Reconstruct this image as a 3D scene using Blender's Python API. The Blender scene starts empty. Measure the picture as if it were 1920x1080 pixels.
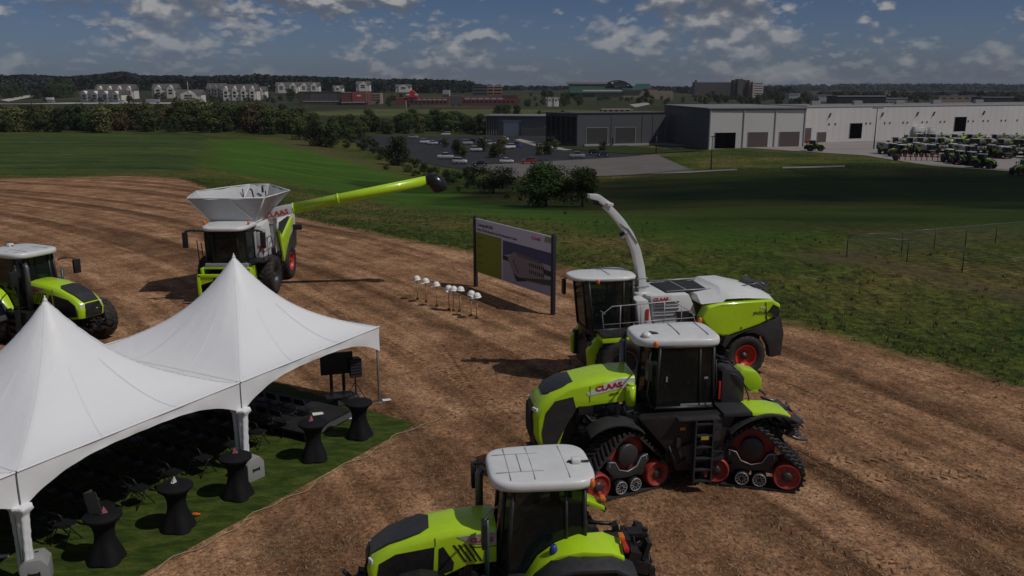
import bpy, bmesh, math, random
import numpy as np
from mathutils import Vector, Matrix
R=math.radians; PI=math.pi
rnd=random.Random(7)
sc=bpy.context.scene; COL=sc.collection

# ---------------------------------------------------------------- survey of the place
FOC=1620.0; HOR=161.0; CAMH=10.25
PITCH=math.atan((540-HOR)/FOC); CP,SP=math.cos(PITCH),math.sin(PITCH)
def pchip(xs,ys):
    xs=np.array(xs,float); ys=np.array(ys,float); h=np.diff(xs); d=np.diff(ys)/h; m=np.zeros_like(xs)
    m[0]=d[0]; m[-1]=d[-1]
    for i in range(1,len(xs)-1):
        if d[i-1]*d[i]>0:
            w1=2*h[i]+h[i-1]; w2=h[i]+2*h[i-1]; m[i]=(w1+w2)/(w1/d[i-1]+w2/d[i])
    def f(x):
        x=np.clip(x,xs[0],xs[-1]); i=np.clip(np.searchsorted(xs,x,side='right')-1,0,len(xs)-2)
        t=(x-xs[i])/h[i]; t2=t*t; t3=t2*t
        return (2*t3-3*t2+1)*ys[i]+(t3-2*t2+t)*h[i]*m[i]+(-2*t3+3*t2)*ys[i+1]+(t3-t2)*h[i]*m[i+1]
    return f
pL=pchip([-99999,0,62,100,140,350,700,900,1050,1400,1750,2500,12000],[0,0,0,-.7,-2.2,-8.5,-10,-8.5,-5.5,3,9,5,0])
pC=pchip([-99999,0,56,90,120,160,215,400,700,900,1200,1700,2500,12000],[0,0,0,-3,-6,-9,-11.6,-11.6,-10.5,-7,-4,2,0,0])
pR=pchip([-99999,0,56,90,120,160,205,420,700,1200,3000,5000,12000],[0,0,0,-2.6,-5.2,-7.8,-10,-10,-11,-11,-8,6,0])
def sstep(a,b,x):
    t=np.clip((x-a)/(b-a),0,1); return t*t*(3-2*t)
def H(x,y):
    x=np.asarray(x,float); y=np.asarray(y,float)
    az=x/np.maximum(y,40.0)
    l=1-sstep(-.42,-.10,az); r=sstep(.10,.30,az)
    return l*pL(y)+r*pR(y)+(1-l-r)*pC(y)
def h(x,y): return float(H(x,y))
def ray(px,py): return (px-960,FOC*CP-(py-540)*SP,-FOC*SP-(py-540)*CP)
def at(px,py,z=0.0):
    r=ray(px,py); t=(z-CAMH)/r[2]; return Vector((r[0]*t,r[1]*t,z))
def G(px,py):
    r=ray(px,py); lo=4.0; Y=lo
    while Y<9000:
        Y2=Y*1.01; t=Y2/r[1]
        if CAMH+r[2]*t<h(r[0]*t,Y2):
            a,b=Y,Y2
            for _ in range(18):
                m=(a+b)/2; t=m/r[1]
                if CAMH+r[2]*t<h(r[0]*t,m): b=m
                else: a=m
            t=b/r[1]; return Vector((r[0]*t,b,h(r[0]*t,b)))
        Y=Y2
    t=9000/r[1]; return Vector((r[0]*t,9000,0))
def D(px,Y):                      # the spot at distance Y in the direction of column px (horizon level)
    x=(px-960)/1663.7*Y; return Vector((x,Y,h(x,Y)))

# ---------------------------------------------------------------- materials
MATS={}
def nodes(name):
    m=bpy.data.materials.new(name); m.use_nodes=True; nt=m.node_tree
    return m,nt,nt.nodes['Principled BSDF']
def N(nt,t,**kw):
    n=nt.nodes.new(t)
    for k,v in kw.items():
        if k in ('ins',):
            for a,b in v.items(): n.inputs[a].default_value=b
        else: setattr(n,k,v)
    return n
def ramp(nt,src,stops):
    n=nt.nodes.new('ShaderNodeValToRGB'); e=n.color_ramp.elements
    while len(e)<len(stops): e.new(.5)
    for i,(p,c) in enumerate(stops):
        e[i].position=p; e[i].color=(*c,1) if len(c)==3 else c
    nt.links.new(src,n.inputs[0]); return n.outputs[0]
def mixc(nt,f,a,b,mode='MIX'):
    n=nt.nodes.new('ShaderNodeMix'); n.data_type='RGBA'; n.blend_type=mode
    for i,v in ((0,f),(6,a),(7,b)):
        if isinstance(v,(int,float)): n.inputs[i].default_value=v
        elif isinstance(v,tuple): n.inputs[i].default_value=(*v,1)
        else: nt.links.new(v,n.inputs[i])
    return n.outputs[2]
def noise(nt,scale,detail=4,rough=.55,vec=None,dist=0):
    n=N(nt,'ShaderNodeTexNoise',ins={'Scale':scale,'Detail':detail,'Roughness':rough,'Distortion':dist})
    if vec is not None: nt.links.new(vec,n.inputs['Vector'])
    return n.outputs['Fac']
def objco(nt,scale=None,rot=None):
    tc=nt.nodes.new('ShaderNodeTexCoord'); 
    if scale is None and rot is None: return tc.outputs['Object']
    mp=nt.nodes.new('ShaderNodeMapping'); nt.links.new(tc.outputs['Object'],mp.inputs[0])
    if scale: mp.inputs['Scale'].default_value=scale
    if rot: mp.inputs['Rotation'].default_value=rot
    return mp.outputs[0]
def math_(nt,op,a,b=None,clamp=False):
    n=nt.nodes.new('ShaderNodeMath'); n.operation=op; n.use_clamp=clamp
    for i,v in ((0,a),(1,b)):
        if v is None: continue
        if isinstance(v,(int,float)): n.inputs[i].default_value=v
        else: nt.links.new(v,n.inputs[i])
    return n.outputs[0]
def bump(nt,b,src,strength,dist):
    n=N(nt,'ShaderNodeBump',ins={'Strength':strength,'Distance':dist}); nt.links.new(src,n.inputs['Height'])
    nt.links.new(n.outputs[0],b.inputs['Normal'])
def mat(name,col,rough=.5,metal=0,var=.12,scale=3,bmp=0,dirt=0,coat=0,spec=.5):
    if name in MATS: return MATS[name]
    m,nt,b=nodes(name); v=objco(nt)
    n=noise(nt,scale,5,.6,v)
    c=ramp(nt,n,[(.25,tuple(x*(1-var) for x in col)),(.75,tuple(min(1,x*(1+var)) for x in col))])
    if dirt:
        n2=noise(nt,scale*1.7,6,.7,v); f=ramp(nt,n2,[(.45,(0,0,0)),(.8,(dirt,)*3)])
        c=mixc(nt,f,c,(.13,.085,.055))
    nt.links.new(c,b.inputs['Base Color'])
    rr=ramp(nt,noise(nt,scale*4,3,.5,v),[(.3,(max(0,rough-.08),)*3),(.7,(min(1,rough+.1),)*3)])
    nt.links.new(rr,b.inputs['Roughness']); b.inputs['Metallic'].default_value=metal
    b.inputs['Specular IOR Level'].default_value=spec
    if coat: b.inputs['Coat Weight'].default_value=coat; b.inputs['Coat Roughness'].default_value=.08
    if bmp: bump(nt,b,noise(nt,scale*8,4,.6,v),.5,bmp)
    MATS[name]=m; return m
GREEN=mat('lime_paint',(.45,.70,.014),.32,0,.05,1.5,dirt=.1,coat=.4)
WHITE=mat('white_paint',(.66,.67,.66),.38,0,.05,1.5,dirt=.12,coat=.15)
GREY=mat('dark_grey_panel',(.028,.029,.032),.45,0,.2,2,dirt=.18)
BLACK=mat('black_plastic',(.011,.011,.012),.5,0,.2,3,dirt=.14)
METAL=mat('worn_steel',(.16,.16,.17),.4,.7,.3,6,dirt=.3)
LGREY=mat('light_grey_steel',(.36,.37,.38),.4,.3,.12,5,dirt=.1)
TYRE=mat('tyre_rubber',(.017,.016,.016),.75,0,.25,4,bmp=.004,dirt=.32)
RED=mat('red_rim_paint',(.5,.03,.012),.38,0,.12,3,dirt=.22)
DRED=mat('dull_red_wheel',(.30,.028,.022),.5,0,.2,5,dirt=.35)
LETTER=mat('red_lettering',(.45,.012,.02),.4,0,.03)
DLETTER=mat('dark_lettering',(.03,.03,.035),.5,0,.03)
AMBER=mat('amber_lens',(.7,.16,.02),.25,0,.05)
HUBM=mat('dark_hub',(.05,.045,.045),.5,.3,.3,8,dirt=.35)
REDL=mat('red_lens',(.55,.02,.02),.25,0,.05)
LAMP=mat('clear_lens',(.7,.7,.7),.15,0,.05)
MESHG=mat('radiator_screen',(.03,.032,.034),.6,.4,.2,30,bmp=.01)
SEAT=mat('seat_fabric',(.02,.02,.022),.9)
def glass():
    m,nt,b=nodes('tinted_cab_glass'); out=nt.nodes['Material Output']
    b.inputs['Base Color'].default_value=(.012,.02,.02,1); b.inputs['Roughness'].default_value=.04
    b.inputs['Specular IOR Level'].default_value=.8
    t=N(nt,'ShaderNodeBsdfTransparent'); t.inputs[0].default_value=(.3,.37,.36,1)
    mx=N(nt,'ShaderNodeMixShader',ins={0:.45}); nt.links.new(t.outputs[0],mx.inputs[1]); nt.links.new(b.outputs[0],mx.inputs[2])
    nt.links.new(mx.outputs[0],out.inputs[0]); return m
GLASS=glass()

# ---------------------------------------------------------------- mesh builder
class MB:
    def __init__(s): s.v=[]; s.f=[]; s.sm=[]
    def add(s,vs,fs,smooth=False):
        o=len(s.v); s.v+= [tuple(v) for v in vs]
        for f in fs: s.f.append(tuple(o+i for i in f)); s.sm.append(smooth)
        return s
    def box(s,c,d,rz=0,ry=0,rx=0,taper=1,m=None):
        x,y,z=[k/2 for k in d]; vs=[]
        for sx,sy,sz in ((-1,-1,-1),(1,-1,-1),(1,1,-1),(-1,1,-1),(-1,-1,1),(1,-1,1),(1,1,1),(-1,1,1)):
            t=taper if sz>0 else 1; vs.append(Vector((sx*x*t,sy*y*t,sz*z)))
        if m is None: m=Matrix.Rotation(rz,4,'Z')@Matrix.Rotation(ry,4,'Y')@Matrix.Rotation(rx,4,'X')
        vs=[m@v+Vector(c) for v in vs]
        return s.add(vs,[(0,3,2,1),(4,5,6,7),(0,1,5,4),(1,2,6,5),(2,3,7,6),(3,0,4,7)])
    def prism(s,loop,vec):
        n=len(loop); vec=Vector(vec); a=[Vector(p) for p in loop]; b=[p+vec for p in a]
        return s.add(a+b,[tuple(range(n))[::-1],tuple(range(n,2*n))]+[(i,(i+1)%n,n+(i+1)%n,n+i) for i in range(n)])
    def xz(s,loop,y0,y1): return s.prism([(x,y0,z) for x,z in loop],(0,y1-y0,0))
    def loft(s,loops,cap=True,closed=True,smooth=False):
        n=len(loops[0]); vs=[p for l in loops for p in l]; fs=[]
        for k in range(len(loops)-1):
            for i in range(n if closed else n-1):
                j=(i+1)%n; fs.append((k*n+i,k*n+j,(k+1)*n+j,(k+1)*n+i))
        s.add(vs,fs,smooth)
        if cap:
            o=len(s.v)-len(vs); s.f.append(tuple(o+i for i in range(n))[::-1]); s.sm.append(False)
            s.f.append(tuple(o+(len(loops)-1)*n+i for i in range(n))); s.sm.append(False)
        return s
    def tube(s,pts,r,seg=8,cap=True):
        pts=[Vector(p) for p in pts]; rs=r if isinstance(r,(list,tuple)) else [r]*len(pts); loops=[]
        up=Vector((0,0,1)); prev=None
        for i,p in enumerate(pts):
            t=(pts[min(i+1,len(pts)-1)]-pts[max(i-1,0)]).normalized()
            a=prev-t*prev.dot(t) if prev is not None else (up.cross(t) if abs(t.z)<.95 else Vector((1,0,0)).cross(t))
            a=a.normalized(); b=t.cross(a); prev=a
            loops.append([p+(a*math.cos(q)+b*math.sin(q))*rs[i] for q in [2*PI*k/seg for k in range(seg)]])
        return s.loft(loops,cap,True,True)
    def cyl(s,a,b,r,seg=16,r2=None): return s.tube([a,b],[r,r if r2 is None else r2],seg)
    def lathe(s,prof,c=(0,0,0),axis='z',seg=24,cap=True,smooth=True):
        loops=[]
        for r,q in prof:
            L=[]
            for k in range(seg):
                a=2*PI*k/seg; u,v=r*math.cos(a),r*math.sin(a)
                p={'z':(u,v,q),'y':(u,q,v),'x':(q,u,v)}[axis]; L.append((p[0]+c[0],p[1]+c[1],p[2]+c[2]))
            loops.append(L)
        return s.loft(loops,cap,True,smooth)
    def grid(s,P,smooth=True):
        n,m=len(P),len(P[0]); vs=[p for row in P for p in row]
        return s.add(vs,[(i*m+j,i*m+j+1,(i+1)*m+j+1,(i+1)*m+j) for i in range(n-1) for j in range(m-1)],smooth)
    def greeble(s,lo,hi,n,seed=1,tubes=4):
        r=random.Random(seed)
        for _ in range(n):
            d=[r.uniform(.06,.34)*(hi[i]-lo[i]) if (hi[i]-lo[i])>.5 else r.uniform(.3,.9)*(hi[i]-lo[i]) for i in range(3)]
            c=[r.uniform(lo[i]+d[i]/2,hi[i]-d[i]/2) for i in range(3)]
            s.box(c,d,ry=r.choice([0,0,.3,-.3]))
        for _ in range(tubes):
            p=[Vector([r.uniform(lo[i],hi[i]) for i in range(3)]) for _ in range(3)]
            s.tube([p[0],(p[0]+p[1])/2+Vector((0,0,-.06)),p[1],p[2]],r.uniform(.012,.035),6)
        return s
    def build(s,name,m,parent=None,loc=(0,0,0),rz=0,bev=0,seg=2,recalc=True,ry=0,angle=.6):
        me=bpy.data.meshes.new(name); me.from_pydata(s.v,[],s.f)
        me.polygons.foreach_set('use_smooth',s.sm); 
        if recalc:
            bm=bmesh.new(); bm.from_mesh(me); bmesh.ops.recalc_face_normals(bm,faces=bm.faces)
            if bev:
                bmesh.ops.remove_doubles(bm,verts=bm.verts,dist=1e-5)
                es=[e for e in bm.edges if len(e.link_faces)==2 and e.calc_face_angle(0)>angle]
                bmesh.ops.bevel(bm,geom=es,offset=bev,segments=seg,profile=.6,affect='EDGES',clamp_overlap=True)
                for f in bm.faces: f.smooth=True
            bm.to_mesh(me); bm.free()
        me.validate(); me.update()
        if bev: me.set_sharp_from_angle(angle=R(40))
        for k in (m if isinstance(m,(list,tuple)) else [m]): me.materials.append(k)
        o=bpy.data.objects.new(name,me); COL.objects.link(o)
        if parent is not None: o.parent=parent
        o.location=loc; o.rotation_euler=(0,ry,rz); return o
def tag(o,label,cat,group=None,kind=None):
    if label: o['label']=label
    if cat: o['category']=cat
    if group: o['group']=group
    if kind: o['kind']=kind
    return o
def struct(o): o['kind']='structure'; return o
def empty(name,loc,rz,label,cat,group=None,scale=1):
    o=bpy.data.objects.new(name,None); COL.objects.link(o); o.location=loc; o.rotation_euler=(0,0,rz); o.scale=(scale,)*3
    o.empty_display_size=.3; return tag(o,label,cat,group)
def copy_tree(o,parent=None,only=None):
    c=o.copy(); COL.objects.link(c); c.parent=parent
    for ch in o.children: 
        if only and not only(ch): continue
        copy_tree(ch,c)
    return c
def text(name,body,m,parent,org,right,up,size,ext=.004,off=.0,sx=1.0,align='LEFT'):
    cu=bpy.data.curves.new('t','FONT'); cu.body=body; cu.size=size; cu.extrude=ext; cu.offset=off*size; cu.align_x=align; cu.resolution_u=2
    to=bpy.data.objects.new('t',cu); COL.objects.link(to); bpy.context.view_layer.update()
    me=bpy.data.meshes.new_from_object(to.evaluated_get(bpy.context.evaluated_depsgraph_get()))
    bpy.data.objects.remove(to); bpy.data.curves.remove(cu)
    r=Vector(right).normalized(); u=Vector(up).normalized(); n=r.cross(u)
    M=Matrix(((r.x*sx,u.x,n.x,org[0]),(r.y*sx,u.y,n.y,org[1]),(r.z*sx,u.z,n.z,org[2]),(0,0,0,1)))
    me.transform(M); me.materials.clear(); me.materials.append(m); me.name=name
    o=bpy.data.objects.new(name,me); COL.objects.link(o); o.parent=parent; return o

# ---------------------------------------------------------------- wheels, tracks, cabs
def wheel(parent,c,Rr,w,rimR,side=1,rimmat=None,lugs=22,steer=0,name='wheel'):
    """tyre (part) with rim (sub-part); side=+1 when the outer face looks to +y"""
    t=MB(); hw=w/2
    t.lathe([(rimR,-hw*.72),(rimR*1.03,-hw*.9),(Rr*.80,-hw),(Rr*.93,-hw*.93),(Rr*.965,-hw*.7),(Rr*.975,0),(Rr*.965,hw*.7),(Rr*.93,hw*.93),(Rr*.80,hw),(rimR*1.03,hw*.9),(rimR,hw*.72)],axis='y',seg=36,cap=False)
    for k in range(lugs):
        for sd in (-1,1):
            a0=2*PI*(k+(.5 if sd>0 else 0))/lugs; vs=[]
            for (yy,da,r1) in ((0.02*sd-0.03*sd,0,Rr*1.0),(hw*.62*sd,.13,Rr*.995),(hw*.98*sd,.2,Rr*.95)):
                for (dd,rr) in ((-.035,Rr*.95 if yy else Rr*.96),(-.03,r1),(.03,r1),(.035,Rr*.95)):
                    rr2=rr if abs(yy)<hw*.9 else (rr if rr==r1 else Rr*.88)
                    a=a0+da*1.0+dd*1.25; vs.append((rr2*math.cos(a),yy,rr2*math.sin(a)))
            fs=[]
            for s_ in (0,4):
                for i in range(4): fs.append((s_+i,s_+(i+1)%4,s_+4+(i+1)%4,s_+4+i))
            fs+=[(0,1,2,3),(8,9,10,11)]; t.add(vs,fs)
    o=t.build(name,TYRE,parent,c,steer)
    r=MB(); q=side*hw
    r.lathe([(rimR*1.02,-q*.72),(rimR*1.02,q*.86),(rimR*.95,q*.9),(rimR*.9,q*.75),(rimR*.84,q*.38),(rimR*.5,q*.22),(rimR*.36,q*.3),(rimR*.3,q*.3)],axis='y',seg=32)
    ro=r.build('rim',rimmat or RED,o)
    u=MB().lathe([(rimR*.34,q*.25),(rimR*.32,q*.5),(rimR*.18,q*.56),(rimR*.16,q*.75),(.01,q*.78)],axis='y',seg=20)
    for k in range(8):
        a=k*PI/4; u.cyl((rimR*.42*math.cos(a),q*.2,rimR*.42*math.sin(a)),(rimR*.42*math.cos(a),q*.34,rimR*.42*math.sin(a)),.02,6)
    u.build('hub',HUBM,o); return o
def hull(circles,n=40):
    pts=[]
    for (x,z,r) in circles:
        pts+=[(x+r*math.cos(2*PI*k/n),z+r*math.sin(2*PI*k/n)) for k in range(n)]
    pts=sorted(set(pts)); 
    def half(ps):
        o=[]
        for p in ps:
            while len(o)>1 and (o[-1][0]-o[-2][0])*(p[1]-o[-2][1])-(o[-1][1]-o[-2][1])*(p[0]-o[-2][0])<=0: o.pop()
            o.append(p)
        return o
    a=half(pts); b=half(pts[::-1]); return a[:-1]+b[:-1]
def track(parent,c,w,side=1,steer=0,L=.9,Ht=1.22,rd=.42,ri=.36):
    circ=[(-L,ri+.07,ri),(L,ri+.07,ri),(0,Ht,rd)]
    def path(off):
        return hull([(x,z,r+off) for x,z,r in circ])
    inn=path(0); out=path(.05); hw=w/2; b=MB()
    # resample both by common angle walk: build from the outer path, inner by offset normal
    P=[Vector((x,0,z)) for x,z in out]; n=len(P); loops=[]
    for i in range(n):
        t=(P[(i+1)%n]-P[i-1]).normalized(); nn=Vector((t.z,0,-t.x)); ip=P[i]-nn*.05
        loops.append([(P[i].x,-hw,P[i].z),(P[i].x,hw,P[i].z),(ip.x,hw,ip.z),(ip.x,-hw,ip.z)])
    b.loft(loops+[loops[0]],cap=False)
    seg=[(P[(i+1)%n]-P[i]).length for i in range(n)]; tot=sum(seg); NL=46
    def pos(s_):
        s_%=tot; i=0
        while s_>seg[i]: s_-=seg[i]; i+=1
        d=(P[(i+1)%n]-P[i]).normalized(); return P[i]+d*s_, d, Vector((d.z,0,-d.x))
    for k in range(NL):
        for sd in (-1,1):
            s0=tot*(k+(.5 if sd>0 else 0))/NL; vs=[]
            for yy,ds in ((-.02*sd,0),(hw*sd,-.2)):
                p,d,nn=pos(s0+ds); y=Vector((0,yy,0))
                vs+=[p+y-d*.04-nn*.01,p+y-d*.028+nn*.06,p+y+d*.028+nn*.06,p+y+d*.04-nn*.01]
            b.add(vs,[(0,1,2,3),(4,5,6,7)]+[(i,(i+1)%4,4+(i+1)%4,4+i) for i in range(4)])
    o=b.build('track_belt',TYRE,parent,c,steer)
    q=side*hw
    for x in (-L,L):
        m=MB().lathe([(ri*.99,-q*.95),(ri*.99,q*.9),(ri*.93,q*1.0),(ri*.86,q*1.0),(ri*.8,q*.9),(ri*.45,q*.86),(ri*.4,q*.9),(.01,q*.9)],(x,0,ri+.07),'y',28)
        m.build('idler_wheel',DRED,o)
        u=MB().lathe([(ri*.42,q*.8),(ri*.38,q*.95),(ri*.2,q*1.03),(.01,q*1.04)],(x,0,ri+.07),'y',18)
        for k in range(8):
            a=k*PI/4; u.cyl((x+ri*.55*math.cos(a),q*.8,ri+.07+ri*.55*math.sin(a)),(x+ri*.55*math.cos(a),q*.93,ri+.07+ri*.55*math.sin(a)),.014,6)
        u.build('hub',HUBM,o)
    for x in (-.22,.22):
        m=MB().lathe([(.19,-q*.9),(.19,q*.86),(.175,q*.95),(.15,q*.93)],(x,0,.27),'y',22)
        m.build('roller',BLACK,o)
        u=MB()
        for k in range(10):
            a=k*PI/5; u.box((x+.105*math.cos(a),q*.95,.27+.105*math.sin(a)),(.1,.02,.014),ry=-a)
        u.lathe([(.172,q*.95),(.172,q*.985),(.15,q*.985),(.15,q*.95)],(x,0,.27),'y',22,cap=False)
        u.build('spoked_cap',LGREY,o)
    d=MB().lathe([(rd*1.35,-q*.5),(rd*1.35,q*.35),(rd*1.2,q*.4),(rd*.8,q*.4)],(0,0,Ht-.12),'y',28).build('drive_wheel',DRED,o)
    MB().lathe([(rd*.72,q*.3),(rd*.72,q*.78),(rd*.66,q*.84),(.01,q*.84)],(0,0,Ht-.12),'y',24).build('drive_hub',GREY,o)
    f=MB(); y0=q*.5; y1=q*.8
    f.xz([(-.62,1.0),(-.5,1.06),(-.38,.98),(-.26,.74),(0,.64),(.26,.74),(.38,.98),(.5,1.06),(.62,1.0),(.66,.86),(.42,.56),(.1,.5),(-.1,.5),(-.42,.56),(-.66,.86)],y0,y1)
    f.xz([(-L,.52),(-.3,.62),(.3,.62),(L,.52),(L,.36),(.3,.46),(-.3,.46),(-L,.36)],q*.3,q*.6)
    f.build('track_frame',GREY,o,bev=.015)
    e=MB().tube([(-.6,y1*1.01,1.02),(-.4,y1*1.01,.98),(-.27,y1*1.01,.75),(0,y1*1.01,.66),(.27,y1*1.01,.75),(.4,y1*1.01,.98),(.6,y1*1.01,1.02)],.014,6)
    for x in (-.56,.56):
        for k in range(3): e.cyl((x,y1,.9+.05*k),(x,y1*1.05,.9+.05*k),.016,6)
    e.build('frame_edge',LGREY,o)
    return o
def roundroof(parent,x0,x1,hw,z,th=.2,front=.86,exp=4.5,name='cab_roof',m=None,dome=.06):
    mb=MB(); n=48; cx=(x0+x1)/2; hl=(x1-x0)/2
    def loop(s,zz):
        L=[]
        for k in range(n):
            a=2*PI*k/n; ca,sa=math.cos(a),math.sin(a)
            x=abs(ca)**(2/exp)*(1 if ca>0 else -1); y=abs(sa)**(2/exp)*(1 if sa>0 else -1)
            w=hw*(1-(1-front)*(x+1)/2)
            L.append((cx+x*(hl-(1-s)*hw),y*(w-(1-s)*hw),zz))
        return L
    mb.loft([loop(.93,z-th*.1),loop(.985,z),loop(1,z+th*.3),loop(1,z+th*.6),loop(.985,z+th*.88),loop(.95,z+th),loop(.88,z+th+dome*.25),loop(.6,z+th+dome*.75),loop(.25,z+th+dome)],smooth=True)
    return mb.build(name,m or WHITE,parent)
def cab(parent,x0,x1,z0,z1,hw,top=.92,lean=.12,side_split=.0,arch=0,roofargs=None):
    """glass house: x0 rear, x1 front; wide at the shoulder, leaning windscreen"""
    xf=x1-lean
    b=[(x0,-hw),(x1-.12,-hw),(x1,-hw*.62),(x1,hw*.62),(x1-.12,hw),(x0,hw)]
    t=[(x0+.03,-hw*top),(xf-.12,-hw*top),(xf,-hw*.6),(xf,hw*.6),(xf-.12,hw*top),(x0+.03,hw*top)]
    g=MB().loft([[(x,y,z0) for x,y in b],[(x,y,z1) for x,y in t]],cap=False)
    g.build('window',GLASS,parent,recalc=True)
    f=MB()
    for (p,q) in zip(b,t): f.tube([(p[0],p[1],z0-.05),(q[0],q[1],z1+.02)],.045,6)
    xm=x0+(x1-x0)*.22
    for sy in (-1,1):
        f.tube([(xm,sy*hw*1.005,z0),(xm+.02,sy*hw*top*1.005,z1)],.035,6)
        f.tube([(x0,sy*hw*1.01,z0),(x1-.12,sy*hw*1.01,z0),(x1,sy*hw*.62,z0)],.05,6)
        f.tube([(x0,sy*hw*top,z1),(xf-.12,sy*hw*top,z1),(xf,sy*hw*.6,z1),(xf,-sy*hw*.6,z1)],.05,6)
    f.box(((x0+x1)/2-.03,0,z0-.06),(x1-x0-.1,hw*1.9,.12))
    f.build('cab_frame',BLACK,parent)
    i=MB(); cx=(x0+x1)/2-.05
    i.box((cx,0,z0+.42),(.5,.5,.16)).box((cx-.27,0,z0+.82),(.16,.48,.75),ry=-.15).box((cx-.32,0,z0+1.28),(.1,.28,.2))
    i.box((cx,0,z0+.2),(.3,.3,.35)).box((cx+.05,.36,z0+.6),(.5,.14,.1)).box((cx+.05,-.36,z0+.62),(.55,.2,.12))
    i.build('driver_seat',SEAT,parent,bev=.04)
    s=MB().tube([(x1-.35,0,z0+.1),(x1-.55,0,z0+.72)],.05,8)
    s.tube([(x1-.57+.2*math.cos(k*PI/8)*.45,.2*math.sin(k*PI/8),z0+.75+.2*math.cos(k*PI/8)*.9) for k in range(17)],.018,6)
    s.build('steering_wheel',BLACK,parent)
def ladder(parent,x,y,z0,z1,w=.5,steps=5,name='ladder',depth=.22,out=.0,m=None):
    l=MB()
    for sx in (-w/2,w/2):
        l.box((x+sx,y+out/2,(z0+z1)/2),(.04,depth,z1-z0+.05))
    for k in range(steps):
        z=z0+.03+(z1-z0-.1)*k/(steps-1); l.box((x,y,z),(w,depth,.035)).box((x,y-depth*.3,z-.06),(w-.05,.02,.07))
    return l.build(name,m or GREY,parent)
def claas(parent,x,y,z,size,side=1,up=(0,0,1),rt=None,name='brand_lettering'):
    return text(name,'CLAAS',LETTER,parent,(x,y,z),rt or (-side,0,0),up,size,.004,.035,1.25)
def mirror(parent,base,tip,drop=.55,name='mirror'):
    m=MB().tube([base,((base[0]+tip[0])/2,(base[1]+tip[1])/2,max(base[2],tip[2])+.05),tip],.025,6)
    m.box((tip[0],tip[1],tip[2]-drop/2),(.1,.26,drop)); return m.build(name,BLACK,parent,bev=.015)
def beacon(parent,c):
    MB().lathe([(.05,0),(.06,.02),(.06,.1),(.04,.15),(.01,.16)],c,'z',12).build('beacon',AMBER,parent)

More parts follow.
